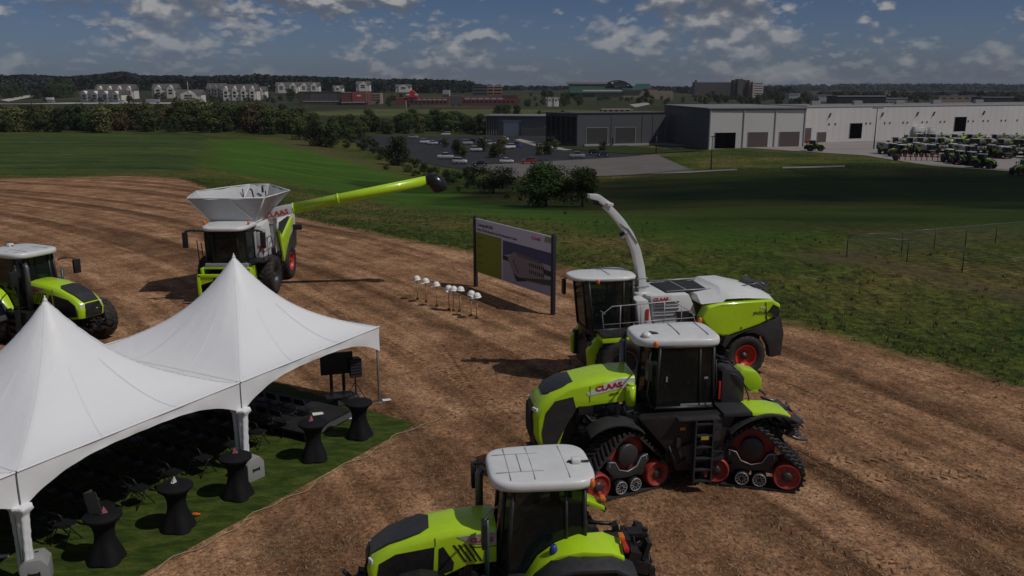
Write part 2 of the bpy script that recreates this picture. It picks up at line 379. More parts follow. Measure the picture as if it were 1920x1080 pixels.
# ---------------------------------------------------------------- XERION type tracked tractor
def tracked_tractor():
    root=empty('tracked_tractor',(4.42,22.02,0),R(187),'large lime tractor on four triangular rubber tracks, in front of the forage harvester','tractor')
    ch=MB().box((0.1,0,1.0),(5.6,.95,.6)).box((1.9,0,1.35),(2.6,.8,.9)).box((-1.75,0,1.15),(1.2,1.5,.5)).box((1.75,0,1.1),(.5,1.9,.35)).box((-.3,0,1.3),(1.8,2.3,1.1))
    ch.greeble((1.2,.35,1.3),(2.9,.72,2.2),26,3,8).greeble((1.2,-.72,1.3),(2.9,-.35,2.2),10,4,2)
    ch.greeble((-.95,.9,.7),(.8,1.25,1.7),10,5,3).greeble((-3.0,-.8,.7),(-2.4,.9,1.7),24,6,8)
    ch.box((3.55,0,.85),(.7,1.0,.55)).box((3.9,0,.7),(.25,.7,.3))
    ch.build('chassis',BLACK,root)
    g=MB()   # deck beside the cab, ladder tower
    g.xz([(1.2,2.06),(1.35,2.0),(.55,1.05),(.35,.55),(-.75,.55),(-.95,1.5),(-1.2,1.95),(-1.15,2.08)],.98,1.32)
    g.build('side_tank',BLACK,root,bev=.05)
    MB().box((.15,-1.1,1.5),(2.0,.4,1.0)).build('side_tank',BLACK,root,bev=.05)
    MB().box((-.15,1.38,2.02),(1.1,.32,.05)).box((-.62,1.34,1.75),(.35,.06,.4)).build('deck_step',GREY,root,bev=.01)
    MB().box((.22,1.33,1.72),(.14,.02,.07)).build('side_marker',AMBER,root)
    MB().box((-.28,1.60,1.55),(.2,.012,.09)).build('warning_label',mat('yellow_label',(.45,.33,.03),.5),root)
    MB().greeble((-.9,1.3,.7),(.6,1.42,1.6),12,90,5).build('side_fittings',GREY,root)
    ladder(root,-.28,1.48,.32,1.98,.46,6,depth=.2)
    # hood
    W=.66
    side=[(1.32,2.98),(2.2,2.93),(3.05,2.76),(3.55,2.55),(3.86,2.3),(3.98,1.95),(3.98,1.5),(3.86,1.15),(3.45,1.1),(3.1,1.75),(2.85,2.15),(2.3,2.33),(1.32,2.42)]
    def lay(y,dz,inset): return [(x-inset*(x>3.3),y,z-dz*(z>2.25 or x>3.5)) for x,z in side]
    hd=MB().loft([lay(-W,.12,.14),lay(-W*.86,.03,.04),lay(-W*.5,0,0),lay(W*.5,0,0),lay(W*.86,.03,.04),lay(W,.12,.14)])
    hd.build('hood',GREEN,root,bev=.03)
    for s in (1,-1):
        MB().xz([(2.95,2.46),(3.42,2.36),(3.66,2.05),(3.76,1.5),(3.72,1.2),(3.36,1.18),(3.1,1.72),(2.86,2.12)],s*(W-.02),s*(W+.012)).build('side_grille',GREY,root)
    t=MB().loft([[(2.92,-.4,2.80),(2.92,.4,2.80),(2.92,.4,2.7),(2.92,-.4,2.7)],[(3.2,-.5,2.72),(3.2,.5,2.72),(3.2,.5,2.6),(3.2,-.5,2.6)],[(3.58,-.46,2.55),(3.58,.46,2.55),(3.58,.46,2.4),(3.58,-.46,2.4)],[(3.72,-.3,2.44),(3.72,.3,2.44),(3.66,.3,2.3),(3.66,-.3,2.3)]])
    t.build('hood_vent',GREY,root,bev=.012)
    f=MB().prism([(3.99,-.44,1.25),(3.99,.44,1.25),(3.995,.5,1.55),(3.99,.42,2.0),(3.93,.3,2.12),(3.93,-.3,2.12),(3.99,-.42,2.0),(3.995,-.5,1.55)],(.03,0,0))
    for k in range(7): f.box((4.03,0,1.32+.1*k),(.02,.8,.02))
    f.build('front_grille',BLACK,root)
    for s in (1,-1):
        MB().box((3.9,s*.5,2.1),(.1,.2,.09),rz=s*.5).build('headlight',LAMP,root,bev=.02)
    for s in (1,-1): MB().xz([(1.34,2.9),(1.34,2.68),(1.75,2.63),(2.55,2.46),(2.6,2.54),(2.1,2.78),(1.75,2.9)],s*(W-.03),s*(W+.008)).build('stripe_panel',WHITE,root)
    claas(root,2.36,W+.014,2.58,.19,1,up=(.15,0,1),rt=(-1,0,.17)); 
    text('model_lettering','XERION',DLETTER,root,(2.0,W+.014,2.46),(-1,0,.14),(.1,0,1),.07,.002,.02)
    MB().cyl((1.45,.72,2.2),(1.45,.72,2.72),.13,14).cyl((1.45,.72,2.72),(1.45,.72,2.78),.09,12).build('intake_filter',GREEN,root)
    MB().cyl((1.3,-.8,2.1),(1.3,-.8,3.5),.09,14).build('exhaust',METAL,root)
    # cab
    cab(root,-.72,.95,2.1,3.72,.82,.96,.1)
    roundroof(root,-.95,1.32,.92,3.74,.2,.82)
    l=MB().box((.15,0,4.005),(.012,1.1,.012)).box((-.6,0,3.99),(.012,1.2,.012)).box((.9,0,3.97),(.012,.9,.012)); l.build('roof_seam',GREY,root)
    MB().lathe([(.13,0),(.14,.05),(.1,.11),(.01,.13)],(1.02,.5,3.95),'z',18).build('antenna_dome',LAMP,root)
    MB().box((.78,.32,3.99),(.22,.16,.05),ry=-.2).build('roof_hatch',GREY,root)
    beacon(root,(.85,.8,3.75)); beacon(root,(-.85,-.8,3.9))
    # door handle, sticker row
    MB().box((-.3,.84,2.18),(.9,.012,.05)).build('warning_decal',LGREY,root)
    mirror(root,(.95,.75,3.6),(1.15,1.25,3.55),.5); mirror(root,(.95,-.75,3.6),(1.15,-1.3,3.55),.5)
    w=MB().box((.35,.3,2.95),(.05,.3,.22)); w.build('monitor',REDL,root)
    # behind the cab
    e=MB().xz([(-.98,2.05),(-.98,2.98),(-1.1,3.06),(-1.45,3.0),(-1.6,2.8),(-1.62,2.05)],.12,.72)
    e.build('exhaust_housing',GREY,root,bev=.04)
    MB().greeble((-1.7,-.7,1.9),(-.85,.1,3.2),16,9,9).build('hydraulic_block',BLACK,root)
    MB().tube([(-.9,.5,3.25),(-1.2,.55,3.2),(-1.5,.6,2.9),(-1.75,.65,2.3),(-1.8,.7,2.0)],.02,6).tube([(-.9,.6,3.0),(-1.35,.76,2.9),(-1.7,.76,2.5)],.02,6).build('handrail',BLACK,root)
    MB().box((-.92,.74,2.5),(.06,.05,.5)).build('fire_extinguisher',REDL,root,bev=.02)
    # fenders
    def arch(x0,x1,z0,z1,y0,y1,th,endz0,endz1,n=12):
        o=[];i=[]
        for k in range(n+1):
            t=k/n; x=x0+(x1-x0)*t; zz=z0+(z1-z0)*math.sin(PI*t)**.75*1+ (endz1-endz0)*t
            o.append((x,zz)); i.append((x,zz-th))
        return MB().xz(o+i[::-1],y0,y1)
    for s in (1,-1):
        arch(1.25,2.65,1.72,2.0,s*.82,s*1.5,.05,0,-.05).build('front_fender',GREY,root,bev=.015)
        arch(-.98,-2.92,1.62,2.02,s*.82,s*1.55,.06,0,.1).build('rear_fender',GREY,root,bev=.015)
        c=MB().loft([[(-1.52,s*.62,2.17),(-1.57,s*1.42,2.12),(-1.57,s*1.45,2.03),(-1.52,s*.6,2.03)],[(-2.22,s*.62,2.13),(-2.32,s*1.42,2.08),(-2.32,s*1.45,1.95),(-2.22,s*.6,1.95)],[(-2.60,s*.66,2.03),(-2.62,s*1.42,1.98),(-2.62,s*1.44,1.84),(-2.60,s*.64,1.84)]])
        c.build('fender_cover',GREEN,root,bev=.03)
        MB().box((-1.17,s*1.05,2.08),(.75,.8,.12)).build('fender_step',GREY,root,bev=.03)
        MB().box((-2.64,s*1.3,1.96),(.05,.22,.1)).build('tail_light',REDL,root,bev=.015)
    tk=MB().xz([(-1.75,2.1),(-1.8,2.6),(-1.95,2.72),(-2.35,2.62),(-2.5,2.4),(-2.5,2.1)],-.75,-.2); tk.build('rear_cover',GREEN,root,bev=.06)
    hh=MB()
    for s in (-.45,.45): hh.tube([(-2.7,s,1.2),(-3.3,s,.9),(-3.6,s,.85)],.05,8).tube([(-2.6,s,1.8),(-3.2,s,1.6),(-3.3,s,.95)],.035,8)
    for k in range(5): hh.lathe([(.1,k*.07),(.1,k*.07+.03),(.06,k*.07+.035),(.06,k*.07+.06)],(-3.0,.85,1.3),'z',12)
    hh.greeble((-3.25,-.6,1.1),(-2.85,1.2,1.75),18,12,8).build('rear_hitch',METAL,root)
    for s in (1,-1):
        j=MB().xz([(2.5,2.72),(2.515,2.72),(2.515,2.3),(2.5,2.3)],s*(W-.02),s*(W+.009)); j.build('panel_joint',GREY,root)
    MB().tube([(1.0,.95,3.3),(1.1,1.0,2.6),(1.0,1.0,2.15)],.018,6).tube([(-.72,.9,3.4),(-.74,.98,2.8),(-.7,.95,2.2)],.018,6).build('grab_rail',BLACK,root)
    MB().box((.55,.86,2.9),(.04,.02,.14)).box((-.5,.86,2.9),(.1,.02,.05)).build('door_handle',LGREY,root)
    track(root,(-1.75,1.12,0),.76,1,R(-21)); track(root,(-1.75,-1.12,0),.76,-1,R(-21))
    track(root,(1.75,1.12,0),.76,1,R(20)); track(root,(1.75,-1.12,0),.76,-1,R(20))
    return root

# ---------------------------------------------------------------- wheeled tractor
def wheeled_tractor(loc,rz,label,rimmat=None,name='wheeled_tractor',group=None,fenders=True,lettering=True,rear_wheels=True):
    root=empty(name,loc,rz,label,'tractor',group)
    ch=MB().box((.2,0,.95),(4.2,.5,.5)).box((-1.3,0,.95),(.5,1.6,.4)).box((1.55,0,.85),(.3,1.5,.25)).box((1.2,0,1.15),(1.9,.55,.45))
    ch.greeble((.2,.2,.9),(1.7,.5,1.45),14,3,6).greeble((-2.0,-.5,.7),(-1.5,.5,1.6),12,5,4).box((.0,.75,.95),(.9,.4,.55)).box((.0,-.75,.95),(.9,.4,.55))
    ch.build('chassis',BLACK,root)
    W=.5
    side=[(.15,2.22),(.9,2.19),(1.6,2.08),(2.2,1.88),(2.52,1.66),(2.62,1.4),(2.58,1.12),(2.2,1.05),(1.2,1.2),(.7,1.42),(.15,1.45)]
    def lay(y,dz,ins): return [(x-ins*(x>2.1),y,z-dz*(z>1.6)) for x,z in side]
    MB().loft([lay(-W,.14,.13),lay(-W*.86,.04,.05),lay(-W*.45,0,0),lay(W*.45,0,0),lay(W*.86,.04,.05),lay(W,.14,.13)]).build('hood',GREEN,root,bev=.03)
    t=MB()
    pf=[(1.42,2.125),(1.6,2.095),(1.9,1.99),(2.2,1.895),(2.53,1.67)]
    wd=[.24,.36,.36,.34,.28]
    t.loft([[(x,-w,z+.004),(x,w,z+.004),(x-.03,w,z-.12),(x-.03,-w,z-.12)] for (x,z),w in zip(pf,wd)])
    t.build('hood_vent',GREY,root)
    MB().prism([(2.61,-.3,1.16),(2.61,.3,1.16),(2.63,.32,1.4),(2.56,.27,1.62),(2.56,-.27,1.62),(2.63,-.32,1.4)],(.02,0,0)).build('front_grille',BLACK,root)
    for s in (1,-1):
        p=MB(); p.xz([(1.32,1.84),(2.05,1.74),(2.36,1.56),(2.42,1.2),(1.9,1.12),(1.36,1.2)],s*(W-.02),s*(W+.01))
        p.xz([(1.16,1.84),(1.24,1.8),(1.26,1.26),(.98,1.34),(.96,1.5)],s*(W-.02),s*(W+.01))
        for k in range(4): p.prism([(.98-.1*k,s*(W-.02),1.86),(.94-.1*k,s*(W-.02),1.86),(.72-.1*k,s*(W-.02),1.5),(.76-.1*k,s*(W-.02),1.5)],(0,s*.03,0))
        p.build('side_grille',BLACK,root)
    for s in (1,-1): MB().xz([(.16,2.08),(.16,1.84),(.62,1.86),(.9,2.02)],s*(W-.02),s*(W+.01)).build('stripe_panel',LGREY,root)
    if lettering: 
        claas(root,.66,W+.014,1.9,.12,1); claas(root,.2,-W-.014,1.9,.12,-1)
    for s in (1,-1): MB().xz([(1.3,2.02),(1.312,2.02),(1.312,1.86),(1.3,1.86)],s*(W-.02),s*(W+.008)).xz([(.15,1.8),(.66,1.8),(.66,1.785),(.15,1.785)],s*(W-.02),s*(W+.008)).build('panel_joint',GREY,root)
    for s in (1,-1): MB().box((2.5,s*.36,1.55),(.08,.16,.12),rz=s*.5).build('headlight',LAMP,root,bev=.02)
    cab(root,-1.5,.12,1.3,3.0,.78,.92,.14)
    roundroof(root,-1.72,.28,.91,3.03,.17,.93,4.5,dome=.03)
    l=MB()
    for x in (-1.2,-.55,-.1): l.box((x,0,3.224),(.012,1.45,.012))
    l.box((-.3,.4,3.228),(.9,.012,.012)).box((-.3,-.4,3.228),(.9,.012,.012)).box((-.33,0,3.235),(.012,.8,.012)); l.build('roof_seam',mat('seam_grey',(.36,.36,.36),.6),root)
    MB().box((-1.42,.1,3.27),(.18,.2,.1)).build('antenna_dome',LAMP,root,bev=.04)
    MB().tube([(-1.7,.1,3.24),(-1.25,.1,3.24)],.02,6).build('antenna_bracket',BLACK,root)
    mirror(root,(.1,.75,2.75),(.45,1.22,2.7),.5); mirror(root,(.1,-.75,2.75),(.45,-1.22,2.7),.5)
    beacon(root,(-1.6,.75,3.02))
    s=MB().tube([(.35,.68,1.2),(.35,.68,2.45)],.045,10); s.build('air_post',mat('teal_post',(.03,.07,.07),.4),root)
    MB().tube([(.38,-.66,1.3),(.38,-.66,2.75),(.3,-.66,2.85)],.08,12).build('exhaust',METAL,root)
    for k in (1,-1):
        c=MB(); c.loft([[(-.30,k*.8,1.28),(-.30,k*1.0,1.24),(-.33,k*1.0,1.2),(-.33,k*.8,1.22)],[(-.58,k*.8,1.72),(-.6,k*1.1,1.67),(-.6,k*1.1,1.6),(-.58,k*.8,1.64)],[(-.92,k*.78,1.95),(-.92,k*1.2,1.9),(-.92,k*1.2,1.8),(-.92,k*.78,1.86)],[(-1.35,k*.72,2.07),(-1.35,k*1.28,2.0),(-1.35,k*1.28,1.9),(-1.35,k*.72,1.97)],[(-1.85,k*.62,2.02),(-1.9,k*1.25,1.92),(-1.9,k*1.25,1.84),(-1.85,k*.62,1.92)],[(-2.2,k*.64,1.86),(-2.15,k*1.2,1.78),(-2.15,k*1.2,1.7),(-2.2,k*.64,1.76)]])
        c.build('rear_fender',GREEN,root,bev=.03)
        c=MB(); c.loft([[(-.22,k*.8,1.0),(-.25,k*1.5,.95),(-.29,k*1.5,.88),(-.27,k*.8,.92)],[(-.48,k*.8,1.52),(-.5,k*1.58,1.46),(-.54,k*1.58,1.4),(-.54,k*.8,1.46)],[(-.78,k*.9,1.82),(-.78,k*1.62,1.76),(-.82,k*1.62,1.68),(-.8,k*.9,1.74)],[(-1.1,k*1.1,1.94),(-1.1,k*1.62,1.84),(-1.1,k*1.62,1.76),(-1.1,k*1.1,1.86)],[(-1.9,k*1.1,1.9),(-1.9,k*1.6,1.8),(-1.9,k*1.6,1.72),(-1.9,k*1.1,1.8)],[(-2.35,k*1.05,1.6),(-2.35,k*1.55,1.52),(-2.3,k*1.55,1.44),(-2.3,k*1.05,1.5)]])
        c.build('fender_edge',GREY,root,bev=.02)
        MB().box((-2.2,k*1.0,1.9),(.08,.34,.1)).build('tail_light',REDL,root,bev=.02)
        MB().box((-2.18,k*.78,1.98),(.1,.2,.08)).build('turn_signal',AMBER,root,bev=.02)
        MB().lathe([(.07,0),(.08,.1),(.05,.2),(.01,.21)],(-.85,k*1.0,1.82),'z',12).build('tank_cap',mat('blue_cap',(.02,.04,.2),.4),root)
        wheel(root,(1.6,k*.98,.72),.72,.5,.40,k,rimmat,20)
        if rear_wheels: wheel(root,(-1.25,k*1.0,.92),.92,.60,.52,k,rimmat,24)
        c=MB()
        if not fenders: ladder(root,-.05,k*1.05,.45,1.3,.42,4,'step',.2,m=BLACK); continue
        for (a,b) in ((-.9,-.45),(-.45,0),(0,.45),(.45,.9)):
            L=[]
            for ang in (a,b): 
                x=1.6-.84*math.sin(ang); z=.72+.84*math.cos(ang); L+=[(x,z)]
            c.xz([L[0],L[1],(L[1][0],L[1][1]-.03),(L[0][0],L[0][1]-.03)],k*.74,k*1.25)
        c.build('front_fender',BLACK,root)
        ladder(root,-.05,k*1.05,.45,1.3,.42,4,'step',.2,m=BLACK)
    hh=MB()
    for s in (-.35,.35): hh.tube([(-1.9,s,.9),(-2.5,s,.75),(-2.9,s,.85)],.06,8).tube([(-1.8,s,1.7),(-2.35,s*1.1,1.6),(-2.6,s,.85)],.045,8)
    hh.greeble((-3.0,-.6,.5),(-2.0,.6,1.75),44,21,22).box((-2.9,.35,.9),(.18,.1,.25)).box((-2.9,-.35,.9),(.18,.1,.25))
    hh.build('rear_hitch',BLACK,root)
    fl=MB(); fl.greeble((2.4,-.4,.6),(2.85,.4,1.1),12,8,4); fl.tube([(2.3,.4,.8),(2.9,.4,.7),(3.1,.4,.95)],.05,8).tube([(2.3,-.4,.8),(2.9,-.4,.7),(3.1,-.4,.95)],.05,8)
    fl.build('front_linkage',BLACK,root)
    return root

# ---------------------------------------------------------------- forage harvester
def forage_harvester(loc,rz,label,group=None,spout=True,name='forage_harvester'):
    root=empty(name,loc,rz,label,'harvester',group)
    # x: front of cab ~ +3.6, rear ~ -3.8 ; near side +y
    ch=MB().box((-.3,0,1.0),(6.4,1.3,.7)).box((1.9,0,1.1),(.6,2.2,.5)).box((-2.2,0,.85),(.4,2.2,.3)).greeble((.5,.8,.9),(2.2,1.3,2.1),18,31,6).greeble((.5,-1.3,.9),(2.2,-.8,2.1),10,32,2)
    ch.build('chassis',BLACK,root)
    fh=MB().xz([(2.2,1.9),(2.8,1.7),(3.1,1.2),(3.1,.55),(2.7,.5),(2.2,.9)],-.75,.75); fh.greeble((2.3,-.8,.6),(3.1,.8,1.7),16,35,6); fh.build('feeder_housing',BLACK,root,bev=.03)
    for s in (1,-1):
        MB().xz([(2.55,1.8),(2.95,1.8),(3.3,1.35),(3.25,.7),(2.95,.6),(2.85,1.1),(2.6,1.4)],s*.8,s*1.05).build('front_side_cover',GREEN,root,bev=.06)
        MB().box((3.12,s*.85,1.15),(.16,.24,.9)).build('front_frame',GREY,root,bev=.03)
    # cab
    cab(root,1.6,3.15,2.0,3.72,.83,1.0,-.2)
    MB().loft([[(1.6,-.8,1.75),(3.0,-.8,1.75),(3.12,-.5,1.8),(3.12,.5,1.8),(3.0,.8,1.75),(1.6,.8,1.75)],[(1.6,-.86,2.0),(3.05,-.86,2.0),(3.2,-.5,2.0),(3.2,.5,2.0),(3.05,.86,2.0),(1.6,.86,2.0)]]).build('cab_base',GREY,root,bev=.02)
    roundroof(root,1.35,3.72,1.0,3.72,.13,.7,3.2,dome=.05)
    MB().box((2.4,0,3.915),(.012,1.2,.012)).build('roof_seam',GREY,root)
    beacon(root,(2.9,.85,3.66)); mirror(root,(3.2,-.9,3.45),(3.45,-1.3,3.4),.55)
    MB().box((2.8,.5,3.3),(.1,.16,.1)).box((2.8,.25,3.3),(.1,.16,.1)).build('work_light',LAMP,root)
    # platform and white tower behind cab
    MB().xz([(2.9,2.0),(1.2,2.0),(.2,2.05),(.2,1.97),(2.9,1.92)],.85,1.5).build('platform',GREY,root)
    MB().xz([(2.95,1.9),(1.9,1.9),(2.0,1.7),(2.9,1.72)],.86,1.48).build('platform_skirt',GREEN,root,bev=.02)
    MB().xz([(1.55,3.02),(1.4,2.05),(.9,2.05),(1.1,3.02)],.25,1.0).build('tower_panel',WHITE,root,bev=.04)
    w=MB().xz([(1.0,3.1),(.75,2.05),(-.9,2.05),(-.7,2.7),(-.5,3.1)],-1.3,.85)
    w.build('side_panel',WHITE,root,bev=.04)
    lt=MB()
    for k in range(3): lt.box((.35,.87,2.86-.25*k),(.95,.03,.03)).box((.35,.87,2.74-.25*k),(.95,.02,.012))
    lt.build('vent_slats',GREY,root)
    claas(root,.92,1.03,2.98,.15); MB().xz([(1.05,3.16),(.2,3.16),(.25,2.94),(1.0,2.94)],.86,1.02).build('stripe_panel',WHITE,root,bev=.02)
    MB().box((1.12,1.03,2.5),(.09,.03,.42)).build('tail_light',REDL,root)
    MB().xz([(-.1,2.35),(0,2.5),(-.55,2.5),(-.8,2.3),(-.8,2.1),(-.1,2.1)],.84,.9).build('wheel_arch_opening',BLACK,root)
    r=MB(); y=1.47
    r.tube([(2.85,y,2.0),(2.95,y,2.75),(2.6,y,3.0),(.35,y,3.05),(-.35,y,2.6),(-.55,y,2.05)],.02,6)
    r.tube([(2.9,y,2.38),(-.45,y,2.42)],.015,6)
    for x in (2.3,1.55,.7,.05): r.tube([(x,y,2.0),(x,y,3.03 if x>.4 else 2.86)],.018,6)
    r.tube([(2.85,y,2.75),(2.85,1.0,2.75)],.018,6).tube([(-.45,y,2.5),(-.45,1.0,2.5)],.018,6)
    r.build('handrail',LGREY,root)
    # radiator deck
    MB().box((-.75,-.25,3.12),(1.9,1.5,.06)).build('radiator_screen',MESHG,root)
    MB().tube([(.2,-1.0,3.2),(-1.9,-1.0,3.22)],.03,6).tube([(.2,.5,3.17),(-1.7,.5,3.17)],.02,6).box((-.6,-.25,3.155),(.05,1.5,.02)).build('screen_rail',LGREY,root)
    # rear hood : white top, green sides
    top=MB().loft([[(-.8,-1.2,2.75),(-.8,-1.2,3.05),(-.8,.8,3.08),(-.8,1.22,2.8)],[(-1.55,-1.25,2.8),(-1.55,-1.15,3.15),(-1.5,.8,3.17),(-1.6,1.3,2.85)],[(-1.7,-1.25,2.8),(-1.7,-1.0,3.3),(-1.7,.72,3.3),(-1.7,1.3,2.95)],[(-2.4,-1.25,2.8),(-2.4,-1.0,3.3),(-2.4,.72,3.3),(-2.4,1.3,2.95)],[(-3.4,-1.2,2.7),(-3.4,-1.0,3.05),(-3.4,.75,3.05),(-3.4,1.22,2.85)],[(-3.75,-1.1,2.6),(-3.75,-.95,2.86),(-3.75,.72,2.86),(-3.75,1.12,2.7)]])
    top.build('hood_top',WHITE,root,bev=.03)
    MB().xz([(-1.66,3.17),(-1.7,3.28),(-1.72,3.28),(-1.72,3.17)],-.9,.6).build('air_intake',BLACK,root)
    for s in (1,-1):
        MB().prism([(-.75,s*.9,2.3),(-1.0,s*.92,2.75),(-1.5,s*.97,2.84),(-3.5,s*.9,2.84),(-3.85,s*.85,2.65),(-3.82,s*.85,2.25),(-3.0,s*.9,1.95),(-1.9,s*.9,1.65),(-1.75,s*.9,1.6),(-1.2,s*.9,1.75)],(0,s*.5,0)).build('side_cover',GREEN,root,bev=.09,seg=3)
        MB().prism([(-3.52,s*1.385,2.68),(-3.78,s*1.34,2.55),(-3.8,s*1.34,2.12),(-3.6,s*1.385,2.2),(-3.35,s*1.40,2.45)],(0,s*.03,0)).build('rear_side_window',BLACK,root)
        sk=[(-1.72,1.72),(-1.9,1.62),(-3.0,1.92),(-3.84,2.24),(-4.0,1.6),(-3.95,.75),(-3.5,.72),(-3.42,1.15),(-3.2,1.5),(-2.8,1.68),(-2.3,1.68),(-1.95,1.5),(-1.72,1.2),(-1.6,1.3)]
        MB().xz(sk,s*1.15,s*1.42).build('wheel_skirt',GREY,root,bev=.03)
        wheel(root,(-2.58,s*1.1,.80),.80,.58,.42,s,RED,22)
        wheel(root,(2.1,s*1.15,.92),.92,.75,.48,s,GREY,24)
    for s in (1,-1):
        MB().xz([(-3.2,2.78),(-3.215,2.78),(-3.33,2.02),(-3.315,2.02)],s*1.37,s*1.412).build('panel_joint',GREY,root)
        MB().cyl((-2.3,s*1.39,1.9),(-2.3,s*1.42,1.9),.03,10).build('side_latch',BLACK,root)
        MB().box((-3.98,s*1.2,1.1),(.05,.24,.1)).build('reflector',REDL,root)
    MB().box((-3.9,0,1.9),(.12,2.2,1.6)).build('rear_panel',GREY,root,bev=.04)
    text('model_lettering','JAGUAR',DLETTER,root,(-2.75,1.405,2.36),(-1,0,0),(0,0,1),.15,.003,.02,1.2)
    text('model_number','990',WHITE,root,(-3.0,1.405,2.53),(-1,0,0),(0,0,1),.14,.003,.01,1.1)
    a=MB().tube([(-3.3,-.8,3.05),(-3.6,-.8,3.3),(-3.9,-.8,3.0)],.02,6).tube([(-2.6,.6,3.22),(-3.3,.6,3.3),(-3.8,.6,2.9)],.02,6).box((-3.7,.1,3.05),(.5,.5,.04),ry=.7).tube([(-3.2,-.6,3.1),(-3.5,.4,3.3),(-3.8,.5,3.1)],.03,6)
    a.greeble((-3.8,-.8,2.8),(-3.2,.7,3.2),8,44,4).build('spout_rest',METAL,root)
    if spout:
        P=[(0.98,0,2.95),(1.0,0,3.5),(1.06,.0,4.0),(1.22,.0,4.6),(1.5,.0,5.2),(1.83,.0,5.65),(2.15,.0,6.0),(2.42,0,6.25)]
        sp=MB(); loops=[]
        for i,p in enumerate(P):
            t=(Vector(P[min(i+1,len(P)-1)])-Vector(P[max(i-1,0)])).normalized(); n=Vector((-t.z,0,t.x))  # outer side = rear/up
            wd=.17+.03*(i<2); dp=.15-.006*i; p=Vector(p)
            loops.append([p+Vector((0,-wd,0))-n*dp,p+Vector((0,wd,0))-n*dp,p+Vector((0,wd,0))+n*dp,p+Vector((0,-wd,0))+n*dp])
        sp.loft(loops); s=sp.build('spout',WHITE,root,bev=.015)
        MB().cyl((.98,0,2.9),(.98,0,3.12),.34,20).build('spout_ring',WHITE,root)
        MB().box((.98,0,3.3),(.46,.44,.04)).box((1.0,0,3.6),(.43,.4,.03)).box((1.66,0,5.2),(.36,.38,.05),ry=.7).tube([(1.25,.19,4.9),(1.6,.19,5.4),(1.9,.19,5.6)],.018,6).build('spout_band',LGREY,s)
        d=MB().loft([[(2.3,-.2,6.1),(2.3,.2,6.1),(2.2,.2,6.3),(2.2,-.2,6.3)],[(2.72,-.17,6.42),(2.72,.17,6.42),(2.66,.17,6.62),(2.66,-.17,6.62)],[(3.02,-.14,6.5),(3.02,.14,6.5),(3.02,.14,6.64),(3.02,-.14,6.64)]])
        d.box((2.35,.28,6.3),(.2,.28,.1)).box((2.6,-.26,6.45),(.2,.26,.1)).build('spout_flap',WHITE,s,bev=.01)
        MB().box((2.75,0,6.35),(.2,.12,.14)).tube([(2.5,.0,6.2),(2.8,0,6.3)],.03,6).box((1.75,-.02,5.2),(.16,.12,.12)).build('camera_bracket',GREY,s)
    return root

